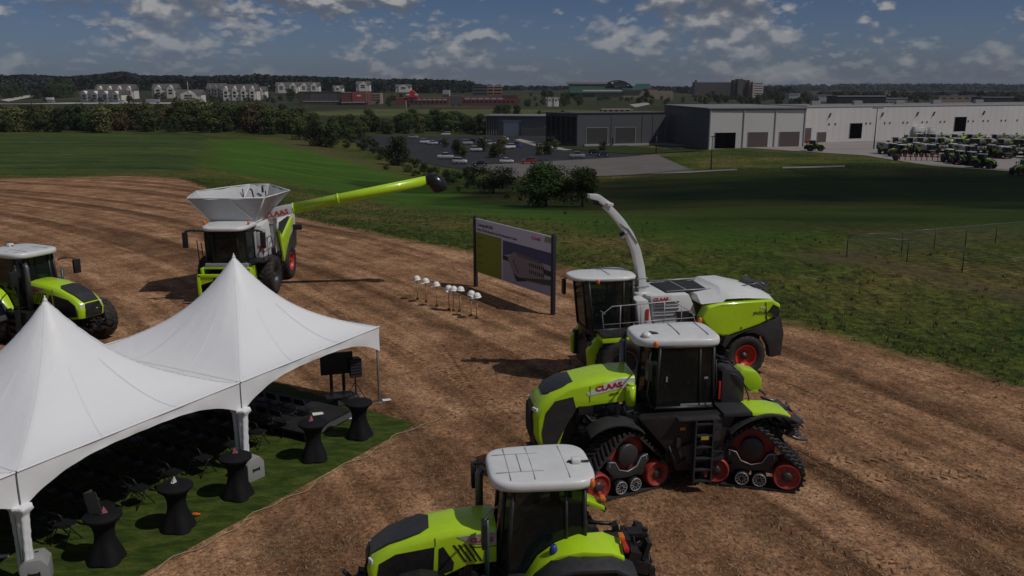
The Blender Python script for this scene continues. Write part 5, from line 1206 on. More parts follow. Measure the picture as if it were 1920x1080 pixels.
# --- low office with the white roller door
A5=X_at(911,398); B5=X_at(1033,392); zb5=-11.7; zt5=zpix(218,396)
root=empty('low_office',(0,0,0),0,'low grey building with one large white door and a dark glazed left end','office')
quadbox('wall',A5,B5,18,zb5-1,zt5,mat('mid_grey_cladding',(.14,.14,.15),.7,0,.06,.1),root); f5=Face(A5,B5,zb5); u=f5.L/122
R1=MB(); 
quadbox('roof',A5+Vector((-1,-1.5,0)),B5+Vector((0,-1.5,0)),21,zt5+.01,zt5+.4,ROOFG,root)
f5.rect('glazed_end',0,21*u,.0,zt5-zb5-.7,WALL_N,root,.5,.6)
for i in range(5): f5.rect('mullion',(2+4.4*i)*u,(2.6+4.4*i)*u,0,zt5-zb5-.7,TRIM,root,.7,.25)
f5.door(34*u,62*u,.1,6.0,WDOOR,root,TRIM); f5.rect('door_canopy',32*u,66*u,6.2,7.0,TRIM,root,.6,.6)
f5.rect('side_annex',68*u,f5.L,0,3.6,WALL_D,root,1.5,1.5)
# --- shed roofs behind
def block_b(name,label,cat,px0,px1,py0,py1,Y,m,depth=20,group=None,Y2=None,zbase=None):
    a=X_at(px0,Y,py1); b=X_at(px1,Y2 or Y,py1); z1=zpix(py0,Y); z0=zpix(py1,Y) if zbase is None else zbase
    root=empty(name,(a.x,a.y,z0),0,label,cat,group); root.location=(0,0,0)
    quadbox('wall',a,b,depth,z0-4,z1,m,root); return root,Face(a,b,z0),z1-z0,z0,z1,a,b
CREAM=mat('cream_siding',(.62,.59,.53),.8,0,.06,.1); BRICK=mat('red_brick_wall',(.15,.045,.04),.85,0,.15,.1); BROWNB=mat('brown_brick_wall',(.075,.055,.05),.85,0,.15,.1)
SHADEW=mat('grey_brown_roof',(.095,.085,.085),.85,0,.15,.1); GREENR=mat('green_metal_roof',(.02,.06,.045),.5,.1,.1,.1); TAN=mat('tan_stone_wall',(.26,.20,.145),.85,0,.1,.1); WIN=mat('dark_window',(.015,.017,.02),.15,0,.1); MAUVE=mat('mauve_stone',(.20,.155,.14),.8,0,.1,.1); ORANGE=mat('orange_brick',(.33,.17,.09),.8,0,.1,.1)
def windows(f,x0,x1,n,z0,z1,root,nz=1,gap=.45,m=None,dz=3.2,name='window'):
    for j in range(nz):
        for i in range(n):
            a=x0+(x1-x0)*i/n; b=a+(x1-x0)/n*(1-gap); f.rect(name,a,b,z0+dz*j,z1+dz*j,m or WIN,root,.06,.1)
# apartment houses on the hill: gabled row houses
def gable_house(px0,px1,pyt,pyb,Y,label,n=3,group='gabled apartment houses on the far hillside',wallm=None,skew=0,depth=14):
    a=X_at(px0,Y,pyb); b=X_at(px1,Y+skew,pyb); z0=zpix(pyb,Y); z1=zpix(pyt,Y); hw=z1-z0; d=(b-a).normalized(); L=(b-a).length; nv=Vector((-d.y,d.x,0)); 
    root=empty('apartment_house',(0,0,0),0,label,'house',group); wm=wallm or CREAM; he=hw*.56
    quadbox('wall',a,b,depth,z0-4,z0+he,wm,root)
    ov=.8; A=a-d*ov-nv*ov; B=b+d*ov-nv*ov; m1=a+nv*depth/2-d*ov; m2=b+nv*depth/2+d*ov; C=a+nv*(depth+ov)-d*ov; D_=b+nv*(depth+ov)+d*ov
    MB().add([(*A.xy,z0+he),(*B.xy,z0+he),(*m2.xy,z1),(*m1.xy,z1),(*C.xy,z0+he),(*D_.xy,z0+he)],[(0,1,2,3),(3,2,5,4),(0,3,4),(1,5,2),(0,4,5,1)]).build('roof',SHADEW,root)
    f=Face(a,b,z0)
    for i in range(n):
        c=L*(i+.5)/n; w=L/n*.30; P=[f.a+f.d*(c-w)+f.n*1.2,f.a+f.d*(c+w)+f.n*1.2]
        g=MB(); loops=[]
        for k_ in (0,1):
            off=nv*0 if k_==0 else -f.n*6
            loops.append([(*(P[0]+off).xy,z0-4),(*(P[1]+off).xy,z0-4),(*(P[1]+off).xy,z0+he*.98),(*((P[0]+P[1])/2+off).xy,z0+he+ (z1-z0-he)*.7),(*(P[0]+off).xy,z0+he*.98)])
        g.loft(loops); gg=g.build('gable',wm,root)
        f.rect('window',c-w*.5,c+w*.5,he*.12,he*.4,WIN,gg,1.26,.1); f.rect('window',c-w*.5,c+w*.5,he*.55,he*.85,WIN,gg,1.26,.1)
        if i<n-1: f.rect('balcony',c+w*1.1,c+L/n-w*1.1,he*.35,he*.45,SHADEW,root,1.0,1.0)
    f.rect('window',.5,1.6,he*.3,he*.6,WIN,root,.06,.1)
    return root
gable_house(180,252,158,182,1050,'broad cream apartment house, upper of the two leftmost',4)
gable_house(150,228,168,187,980,'cream row of gabled apartments, lower of the two leftmost',4,skew=-20)
gable_house(286,332,157,178,1080,'cream gabled apartment beside the utility pole, upper',2)
gable_house(330,378,168,187,960,'small cream gabled house right of the utility pole',1)
gable_house(388,422,156,180,1100,'shaded grey apartment house left of the long gabled row',3,wallm=mat('shaded_siding',(.2,.19,.19),.8,0,.08,.1))  # shade put into the siding, darker than the cream houses
gable_house(416,482,158,184,1030,'long cream row of gabled apartments in the middle of the hillside',4)
gable_house(476,497,162,180,1060,'small cream gabled house at the right end of the long row',1)
gable_house(517,560,154,169,1250,'cream gabled apartments high on the slope, left half of the pair',2)
gable_house(560,598,154,169,1260,'cream gabled apartments high on the slope, right half of the pair',2)
gable_house(624,642,160,170,1250,'tiny cream house above the long dark store',1)
gable_house(668,693,152,166,1300,'cream gabled house above the red store',1)
gable_house(742,770,158,168,1300,'pale house half hidden on the slope left of the red peaked roof',1)
gable_house(1025,1048,182,190,700,'small white house left of the green roofed building',2)
# retail strip
rt,f,hh_,z0,z1,a,b=block_b('long_store','long low dark brown store with white base line beside the red store','store',560,642,172,190,900,BROWNB); f.rect('parapet',0,f.L,hh_-.6,hh_+.3,SHADEW,rt,.3,.4); f.rect('base_line',f.L*.1,f.L*.95,-.4,.5,TRIM,rt,.3,.4); windows(f,f.L*.28,f.L*.9,6,1,hh_-2,rt,gap=.15,m=SHADEW,name='wall_bay')
rt,f,hh_,z0,z1,a,b=block_b('red_store','bright red box store with a small white sign','store',640,690,173,192,880,BRICK); f.rect('facade',f.L*.42,f.L*.9,-.2,hh_+.4,mat('bright_red_facade',(.30,.065,.065),.7,0,.05,.1),rt,.5,.6); f.rect('shop_sign',f.L*.6,f.L*.74,hh_*.6,hh_*.72,LAMP,rt,.7,.2); f.rect('column',f.L*.92,f.L*.97,0,hh_+.2,TAN,rt,.8,.8); f.rect('base_line',0,f.L*.9,-.4,.5,TRIM,rt,.7,.3); f.rect('parapet',0,f.L,hh_-.5,hh_+.2,TRIM,rt,.25,.3)
rt,f,hh_,z0,z1,a,b=block_b('tan_store','tan shop with striped bands right of the red store','store',691,713,175,190,900,TAN)
for k in range(3): f.rect('band',0,f.L,1+2.4*k,2+2.4*k,BROWNB,rt,.1,.15)
rt,f,hh_,z0,z1,a,b=block_b('brick_strip_mall','long brick strip mall under the red peaked roof','store',742,842,183,194,860,BRICK)
windows(f,f.L*.22,f.L*.98,8,hh_*.55,hh_*.8,rt,gap=.25,m=TRIM,name='fascia_sign'); windows(f,f.L*.2,f.L*.98,10,.2,2.2,rt,gap=.4)
t=MB().prism([(*(f.a+f.d*f.L*.22+f.n*1).xy,z0+hh_),(*(f.a+f.d*f.L*.40+f.n*1).xy,z0+hh_),(*(f.a+f.d*f.L*.40+f.n*1).xy,z0+hh_+3.4),(*(f.a+f.d*f.L*.31+f.n*1).xy,z0+hh_+7.4),(*(f.a+f.d*f.L*.22+f.n*1).xy,z0+hh_+3.4)],tuple(-f.n*8)); t.build('peaked_roof',mat('vivid_red_roof',(.5,.02,.035),.6,0,.05,.1),rt)
f.rect('shop_sign',f.L*.20,f.L*.27,hh_+2.2,hh_+3.4,LAMP,rt,1.2,.2); f.rect('shop_sign',f.L*.36,f.L*.43,hh_+2.2,hh_+3.4,LAMP,rt,1.2,.2)
rt,f,hh_,z0,z1,a,b=block_b('pale_tower_shop','small white tower shop between the two brick strips','store',830,842,169,182,950,TRIM); f.rect('band',0,f.L,0,3,BROWNB,rt,.1,.2)
rt,f,hh_,z0,z1,a,b=block_b('brick_strip_mall','second long brick strip mall with a row of pale fascia signs','store',866,972,181,193,840,BRICK)
windows(f,f.L*.05,f.L*.75,6,hh_*.55,hh_*.82,rt,gap=.2,m=TRIM,name='fascia_sign'); windows(f,f.L*.02,f.L*.95,12,.2,2.0,rt,gap=.4); f.rect('raised_front',f.L*.7,f.L*.98,hh_-.3,hh_+1.5,BROWNB,rt,.2,.4)
rt,f,hh_,z0,z1,a,b=block_b('grey_shop','grey pitched shop joining the two brick strips','store',842,868,180,192,870,SHADEW)
rt,f,hh_,z0,z1,a,b=block_b('office_block','three storey tan office block with dark window bands','office',886,942,161,179,1150,SHADEW,depth=18)
f.rect('lit_front',f.L*.5,f.L*.99,0,hh_,ORANGE,rt,.3,.4)  # lit and shaded fronts are put into two wall colours
for k in range(3): f.rect('window_band',f.L*.02,f.L*.48,1.5+4*k,3.2+4*k,WIN,rt,.1,.15); f.rect('window_band',f.L*.52,f.L*.68,1.5+4*k,3.6+4*k,WIN,rt,.4,.15); f.rect('window_band',f.L*.72,f.L*.97,1.5+4*k,3.6+4*k,WIN,rt,.4,.15)
f.rect('pale_top',f.L*.49,f.L,hh_-1,hh_+.4,TRIM,rt,.45,.5)
# green roofed hall
Yg=1150
rt,f,hh_,z0,z1,a,b=block_b('green_roofed_hall','large building with green metal roofs and a curved entrance roof','hall',1092,1262,171,188,Yg,TAN,depth=40)
f.rect('pale_band',f.L*.0,f.L*.62,hh_-.2,hh_+1.6,mat('sunlit_clerestory',(.62,.62,.6),.6,0,.05),rt,.6,.6)  # sunlit look of the clerestory put into a near-white colour
f.rect('shade_wall',0,f.L*.13,-1,hh_-.3,SHADEW,rt,.5,.5)  # dark strip painted for shade on the left end
def slab(name,x0,x1,za,zb_,y0,y1,m,sl=1.0):
    P0=f.a+f.d*f.L*x0; P1=f.a+f.d*f.L*x1
    MB().add([(*(P0+f.n*y0).xy,z0+za),(*(P1+f.n*y0).xy,z0+za),(*(P1-f.n*y1).xy,z0+zb_),(*(P0-f.n*y1).xy,z0+zb_),(*(P0+f.n*y0).xy,z0+za-.6),(*(P1+f.n*y0).xy,z0+za-.6),(*(P1-f.n*y1).xy,z0+zb_-.6),(*(P0-f.n*y1).xy,z0+zb_-.6)],[(0,1,2,3),(4,5,6,7),(0,1,5,4),(1,2,6,5),(2,3,7,6),(3,0,4,7)]).build(name,m,rt)
slab('green_roof',-.14,.46,hh_-2,hh_+6.5,2,18,GREENR); slab('green_roof',.44,.66,hh_+1.5,hh_+6.5,2,18,GREENR); slab('green_roof',.62,.78,hh_+3,hh_+9.5,-14,34,GREENR)
MB().prism([(*(f.a-f.n*19+f.d*f.L*u).xy,z0+v) for u,v in ((-.14,hh_+5),(.5,hh_+5),(.5,hh_+9),(-.14,hh_+9.2))],tuple(-f.n*12)).build('upper_storey',TAN,rt)
slab('upper_roof',-.16,.34,hh_+9.2,hh_+11.5,-17,34,SHADEW)
L_=[]; n_=14
for i in range(n_+1):
    u=.30+.26*i/n_; v=hh_+9.0+5.6*math.sin(PI*min(1,(.15+i/n_)/1.15))**.8-3.2*(i/n_)**2; L_.append((u,v))
MB().prism([(*(f.a-f.n*8+f.d*f.L*u).xy,z0+v) for u,v in L_]+[(*(f.a-f.n*8+f.d*f.L*u).xy,z0+v-1.2) for u,v in L_[::-1]],tuple(-f.n*18)).build('curved_roof',GREY,rt)
MB().prism([(*(f.a-f.n*10+f.d*f.L*u).xy,z0+v) for u,v in ((.36,hh_+5),(.5,hh_+5),(.5,hh_+10),(.44,hh_+12.6),(.36,hh_+12.3))],tuple(-f.n*12)).build('entrance_gable',MAUVE,rt)
f.rect('red_annex_wall',.72*f.L,.82*f.L,hh_-.3,hh_+2,ORANGE,rt,-.5,.6)
# hotel
rt,f,hh_,z0,z1,a,b=block_b('hospital_block','long multi storey block with a bright pale right end, tallest on the horizon','hospital',1302,1378,154,182,1350,mat('shaded_stone',(.13,.11,.105),.8,0,.1,.1),depth=20)  # facade shade put into a darkened copy of the pale wing's stone
nf=6
for k in range(nf):
    windows(f,f.L*.02,f.L*.98,16,1.5+3.3*k,3.3+3.3*k,rt,gap=.5)
f.rect('roof_mast',0,f.L*.04,hh_,hh_+3,GREY,rt,.1,3)
def wing(name,px0,px1,py0,m,Y,lab=None):
    a=X_at(px0,Y,182); b=X_at(px1,Y,182); q=quadbox(name,a,b,18,z0-4,zpix(py0,Y),m,rt); return Face(a,b,z0)
f2_=wing('tower_wing',1375,1404,150,BROWNB,1320); windows(f2_,1,f2_.L-1,4,2,20,rt,gap=.6)
f2_=wing('brown_wing',1403,1412,153,mat('rust_stone',(.2,.11,.085),.8,0,.08,.1),1315)
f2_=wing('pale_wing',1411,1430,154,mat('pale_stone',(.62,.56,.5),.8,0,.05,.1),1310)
for k in range(6): f2_.rect('window_band',1,f2_.L-1,2+3.4*k,3.4+3.4*k,SHADEW,rt,.1,.15)
f2_=wing('stair_tower',1382,1392,148,SHADEW,1318)
# distant low roofs on the right
for (x0,x1,y0,y1,Y,m,l) in ((1568,1660,180,198,620,WALL_N,'dark flat roofed warehouse behind the long white hall'),(1655,1700,184,197,700,mat('dust_wall',(.24,.21,.19),.8),'pale shed at the right end of the dark warehouse roof'),(1760,1830,180,187,1100,TAN,'long tan building far right in front of the wooded horizon'),(1480,1500,175,181,1200,TRIM,'small pale house right of the tall block'),(1535,1560,178,184,1100,TRIM,'small white house among trees behind the white hall'),(1660,1740,172,176,1700,TAN,'distant tan roofs below the wooded ridge on the right'),(1840,1900,182,188,900,WALL_N,'dark low building beyond the far right end of the hall')):
    rt,f,hh_,z0,z1,a,b=block_b('distant_building',l,'building',x0,x1,y0,y1,Y,m,20); f.rect('roof_edge',0,f.L,hh_-.4,hh_+.3,TRIM,rt,.3,.5)
    windows(f,f.L*.1,f.L*.9,4,1,min(2.2,hh_*.6),rt)
for (x0,x1,y0,y1,Y,l) in ((1129,1187,205,212,430,'row of pale loading bays behind the dark workshop'),):
    rt,f,hh_,z0,z1,a,b=block_b('loading_bay',l,'building',x0,x1,y0,y1,Y,TAN,12); windows(f,f.L*.05,f.L*.95,5,.2,hh_*.8,rt,m=WIN)

# ================================================================ TREES
def leafmat(name,c):
    m,nt,b=nodes(name); oi=nt.nodes.new('ShaderNodeObjectInfo'); co=objco(nt)
    n=noise(nt,.9,4,.6,co); base=ramp(nt,n,[(.3,tuple(x*.6 for x in c)),(.7,tuple(x*1.35 for x in c))])
    hs=N(nt,'ShaderNodeHueSaturation'); nt.links.new(base,hs.inputs['Color'])
    nt.links.new(math_(nt,'ADD',math_(nt,'MULTIPLY',oi.outputs['Random'],.05),.475),hs.inputs['Hue'])
    nt.links.new(math_(nt,'ADD',math_(nt,'MULTIPLY',oi.outputs['Random'],.7),.65),hs.inputs['Value'])
    nt.links.new(hs.outputs[0],b.inputs['Base Color']); b.inputs['Roughness'].default_value=.8; b.inputs['Specular IOR Level'].default_value=.15
    return m
LEAF=[leafmat('leaf_green',(.060,.078,.022)),leafmat('leaf_dark',(.036,.052,.018)),leafmat('leaf_olive',(.095,.09,.034)),leafmat('leaf_rust',(.09,.062,.032))]
BARK=mat('bark',(.06,.045,.035),.9)
def crown_mesh(seed,n,leaf,shape,hgt=1.0,base=.18):
    r=random.Random(seed); mb=MB(); lobes=[]
    for i in range(shape[0]):
        a=r.uniform(0,2*PI); z=r.uniform(base+.16,.86); rad=shape[1]*math.sin(PI*min(1,(z-base*.4)))**.6*r.uniform(.25,.85)
        lobes.append((Vector((rad*math.cos(a),rad*math.sin(a),z)),r.uniform(.13,.24)*shape[2]))
    for i in range(n):
        c,s=lobes[i%len(lobes)]
        d=Vector((r.gauss(0,1),r.gauss(0,1),r.gauss(0,.85))).normalized()*s*(r.random()**.35)
        p=c+d; nrm=(d.normalized()+Vector((r.uniform(-.8,.8),r.uniform(-.8,.8),r.uniform(-.3,.9)))).normalized()
        t=nrm.orthogonal().normalized(); t=(Matrix.Rotation(r.uniform(0,6.3),3,nrm)@t); b=nrm.cross(t); l=leaf*r.uniform(.6,1.3)
        mb.add([p-t*l,p+b*l*.6,p+t*l,p-b*l*.6],[(0,1,2,3)])
    return mb,lobes
def tree_proto(seed,n,leaf,shape,lm,name='tree',base=.18,trunk=True,th=.03):
    root=bpy.data.objects.new(name,None); COL.objects.link(root)
    mb,lobes=crown_mesh(seed,n,leaf,shape,base=base)
    mb.build('crown',lm,root,recalc=False)
    r=random.Random(seed+1); t=MB().tube([(0,0,-.05),(r.uniform(-.01,.01),0,.2),(r.uniform(-.02,.02),.01,.5),(.0,.0,.75)],[th,th*.8,th*.5,th*.2],7)
    for c,s in lobes[::2]: t.tube([(0,0,max(.12,c.z-.3)),(c.x*.5,c.y*.5,c.z-.12),tuple(c)],[th*.45,th*.3,th*.1],5)
    t.build('trunk',BARK,root); return root
PRO={}
PRO['a']=tree_proto(1,2000,.036,(22,.30,1),LEAF[0],base=-.12); PRO['b']=tree_proto(2,2000,.036,(20,.34,1.05),LEAF[1],base=-.12); PRO['c']=tree_proto(3,1800,.037,(18,.26,1.0),LEAF[2],base=-.12); PRO['d']=tree_proto(4,1800,.036,(18,.30,.95),LEAF[3],base=-.12)
PRO['bush']=tree_proto(5,1300,.045,(14,.48,1.15),LEAF[0],base=.0,th=.02); PRO['bushd']=tree_proto(6,1300,.045,(14,.52,1.1),LEAF[1],base=.0,th=.02)
used=set()
def tree(k,p,hgt,label,group=None,w=1,cat='tree',name=None):
    o=PRO[k]
    if k in used: o=copy_tree(o)
    used.add(k); o.location=(p[0],p[1],p[2]-.02); o.scale=(hgt*w,hgt*w,hgt); o.rotation_euler=(0,0,rnd.uniform(0,6.3))
    o.name=name or ('bush' if cat=='bush' else 'tree'); tag(o,label,cat,group); return o
# large detailed pair near the lot
big=[tree_proto(11,8000,.021,(30,.36,.95),leafmat('leaf_near',(.06,.085,.02)),base=-.05,th=.018),tree_proto(12,6000,.021,(24,.36,.9),MATS.get('x') or LEAF[0],base=.1,th=.018),tree_proto(13,5000,.02,(18,.5,1.0),LEAF[1],base=0,th=.02,name='bush')]
def place(o,px,py,hpx,label,cat,w=1,group=None):
    p=G(px,py); s=hpx*p.length/1663; o.location=(p.x,p.y,p.z-.05); o.scale=(s*w,s*w,s); o.rotation_euler=(0,0,rnd.uniform(0,6)); tag(o,label,cat,group)
place(big[0],1024,388,86,'large multi stemmed tree standing on the slope in front of the gravel lot','tree',1.75)
place(big[1],1092,388,80,'slightly smaller tree beside the large one, behind the harvester spout','tree',1.55)
place(big[2],925,362,60,'wide dark bush on the slope left of the large tree','bush',1.9)
tree('bushd',G(880,352),3.4,'rounded dark bush at the left of the wide one',cat='bush',w=.9)
tree('b',G(746,310),G(746,310).length*57/1663,'dark solitary tree at the left edge of the car park',w=1.0)
SMALL=[]
def tpx(k,px,py,hpx,label,group=None,w=1,cat='tree'):
    p=G(px,py)
    if group=='trees among the distant buildings' and hpx<11.5: SMALL.append((k,p,hpx*p.length/1663,w)); return
    return tree(k,p,hpx*p.length/1663,label,group,w,cat)
for k,px,py,hp,l in (('b',700,248,34,'tree on the grassy bank near the far corner of the car park'),('c',735,252,22,'low pale green tree beside the car park entrance'),('a',660,268,30,'leafy tree right of the dark clump, beyond the green strip'),
    ('b',592,274,50,'tall dark tree at the bend of the hedgerow'),('b',620,276,46,'dark spreading tree at the right of the bend in the hedgerow'),('a',562,262,42,'green tree at the end of the crop field'),
    ('a',868,296,26,'small tree in the car park island, left'),('c',940,290,34,'small tree in the middle of the car park'),('a',1040,280,20,'young tree near the glass office'),('d',1130,283,22,'reddish young tree by the workshop lawn'),('c',1012,292,22,'young tree on the right side of the car park'),('a',835,276,20,'small tree behind the white cars'),('b',858,290,30,'dark tree over the parked cars in the second row'),('b',905,284,28,'dark tree between two rows in the centre of the lot'),('b',926,296,30,'dark tree left of the tallest tree in the lot'),('b',1026,290,26,'dark tree beside the brown car')):
    tpx(k,px,py,hp,l,w=1.1)
r=random.Random(21)
# hedgerow between crop field and highway
g='trees in the hedgerow behind the crop field'; lab='dense leafy tree in the hedgerow between the crop field and the highway'
for i in range(62):
    px=-60+i*10.6+r.uniform(-5,5); hp=r.uniform(30,47)+(9 if 330<px<520 else 0); py=r.uniform(240,249)+ (4 if px>480 else 0)
    tpx(r.choice('aabbccd'),px,py,hp,lab,g,r.uniform(1.0,1.5))
for i in range(40):
    px=-60+i*16+r.uniform(-6,6); tpx(r.choice('abbcd'),px,r.uniform(226,234),r.uniform(22,34)+(8 if 330<px<520 else 0),lab,g,r.uniform(1.1,1.6))
g='trees along the far side of the car park'; lab='leafy tree in the belt between the car park and the yellow meadow'
for i in range(40):
    px=625+i*7.6+r.uniform(-4,4); py=r.uniform(238,252)
    tpx(r.choice('aabbc'),px,py if px>690 else py+8,r.uniform(24,38),lab,g,r.uniform(1.0,1.4))
for px,hp in ((824,34),(845,38),(812,30)): tpx('b',px,246,hp,'darker taller tree rising from the belt behind the car park','dark trees in the belt',1.2)
for px,py,hp,l in ((935,217,22,'dark tree on the meadow left of the long grey roof'),(952,218,25,'second dark tree on the meadow, the taller'),(968,217,21,'third dark tree on the meadow, near the low office'),(545,186,20,'dark tree in front of the long dark store'),(1012,216,10,'low bush behind the low office roof'),(1055,216,10,'low bush behind the dark workshop roof, left')):
    tpx('b',px,py,hp,l,w=1.3)
for k_,(px,py,hp) in enumerate(((690,276,22),(706,284,20),(724,296,24),(762,304,18),(778,314,20),(795,322,18),(812,330,20),(838,336,20),(856,340,22),(872,330,16),(640,262,26),(672,262,24))):
    tpx('b' if k_%2 else 'bushd',px,py,hp,'dark green shrub on the bank at the near edge of the car park','dark shrubs along the near edge of the car park',1.3)
g='scrubby bushes on the grass bank'; lab='scrubby bush on the rough bank below the car park'
for px,py,hp in ((780,330,12),(800,338,14),(815,352,12),(765,322,14),(842,346,16),(860,358,10),(700,288,14),(680,282,16),(650,278,16),(712,300,10),(725,318,10),(950,372,8),(975,376,8),(1060,402,7)):
    p=G(px,py); tree(r.choice(('bush','bushd')),p,hp*p.length/1663,lab,g,r.uniform(1.1,1.7),'bush')
# belts around the shops, hall and hospital
g='trees among the distant buildings'; lab='distant green tree among the shops and houses on the skyline'
for i in range(52):
    px=r.uniform(1195,1520); py=r.uniform(184,197); tpx(r.choice('abbc'),px,py,r.uniform(8,16),lab,g,1.3)
for i in range(40):
    px=r.uniform(990,1100); py=r.uniform(180,200); tpx(r.choice('abbc'),px,py,r.uniform(7,15),lab,g,1.3)
for i in range(36):
    px=r.choice([r.uniform(1500,1920)]); py=r.uniform(188,196); tpx(r.choice('abbc'),px,py,r.uniform(8,14),lab,g,1.4)
for i in range(34):
    px=r.uniform(240,780); py=r.uniform(184,192); tpx(r.choice('abbcd'),px,py,r.uniform(7,13),lab,g,1.4)
for i in range(44):
    px=r.uniform(140,720); py=r.uniform(187,194); tpx(r.choice('abbcd'),px,py,r.uniform(6,11),lab,g,1.5)
for i in range(24):
    px=r.uniform(720,1060); tpx(r.choice('abbc'),px,r.uniform(193,200),r.uniform(5,9),lab,g,1.4)
for i in range(26):
    px=r.uniform(0,140); py=r.uniform(172,186); tpx(r.choice('abb'),px,py,r.uniform(14,26),lab,g,1.3)
for i in range(16):
    px=r.uniform(1110,1260); tpx(r.choice('acd'),px,r.uniform(187,190),r.uniform(6,10),lab,g,1.2)
def small_trees():
    mb=MB()
    for k,p,s,w in SMALL:
        me=[c for c in PRO[k].children if c.name.startswith('crown')][0].data; a=rnd.uniform(0,6.3); ca,sa=math.cos(a),math.sin(a); o=rnd.randrange(7)
        for q in range(o,len(me.polygons),7):
            V_=[me.vertices[i].co for i in me.polygons[q].vertices]; c=sum(V_,Vector())/len(V_); V_=[c+(v-c)*2.3 for v in V_]
            mb.add([(p.x+(v.x*ca-v.y*sa)*s*w,p.y+(v.x*sa+v.y*ca)*s*w,p.z+max(0,v.z)*s) for v in V_],[tuple(range(len(V_)))])
    tag(mb.build('distant_trees',leafmat('small_tree_leaf',(.05,.066,.022)),recalc=False),'small green trees scattered between the distant houses, shops and halls','trees',kind='stuff')
small_trees()
# far woods on the ridge: one mass
def woods(name,label,lm,px0,px1,Yr,n,tops,seed,lift=0,leaf=2.4):
    r=random.Random(seed); mb=MB()
    for i in range(n):
        px=r.uniform(px0,px1); Y=r.uniform(*Yr); top=np.interp(px,[t[0] for t in tops],[t[1] for t in tops])+r.uniform(-1,4)
        Xw=X_at(px,Y,160).x; zt_=zpix(top,Y); zg=h(Xw,Y); R0=r.uniform(5.5,9.5)*Y/1500; 
        for k in range(46):
            d=Vector((r.gauss(0,1),r.gauss(0,1),abs(r.gauss(0,.9)))).normalized()*R0*r.uniform(.7,1)
            zc=zt_-R0; p=Vector((Xw+d.x*1.15,Y+d.y,max(zg+.5,zc+d.z if k%3 else zc-r.random()*max(0,(zc-zg)))))
            l=leaf*r.uniform(.6,1.4)*Y/1500; nrm=(d.normalized()+Vector((r.uniform(-.6,.6),r.uniform(-.6,.6),r.uniform(-.2,.8)))).normalized(); t=nrm.orthogonal().normalized(); b=nrm.cross(t)
            mb.add([p-t*l,p+b*l,p+t*l,p-b*l],[(0,1,2,3)])
    tag(mb.build(name,lm,recalc=False),label,'woods',kind='stuff')
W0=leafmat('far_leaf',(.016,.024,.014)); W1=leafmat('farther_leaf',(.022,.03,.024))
woods('far_woods','dark wooded ridge behind the apartment houses on the left skyline',W0,-260,900,(1380,1650),1050,[(-260,140),(0,140),(60,140),(130,143),(180,139),(232,133),(270,141),(330,141),(400,142),(480,139),(560,142),(700,147),(800,148),(880,151),(900,158)],31)
woods('far_woods','low dark woods on the skyline in the middle of the picture',W0,860,1480,(1700,2100),420,[(860,156),(960,160),(1080,161),(1260,162),(1480,162)],32)
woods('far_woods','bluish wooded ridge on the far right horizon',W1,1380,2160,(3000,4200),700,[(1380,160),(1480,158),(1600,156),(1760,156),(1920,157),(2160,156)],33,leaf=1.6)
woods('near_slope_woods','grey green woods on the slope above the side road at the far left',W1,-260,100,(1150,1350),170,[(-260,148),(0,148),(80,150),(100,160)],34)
woods('valley_trees','scattered dark trees on the far plain between town and ridge on the right',W0,1440,2160,(1300,2600),300,[(1440,172),(2160,170)],35)

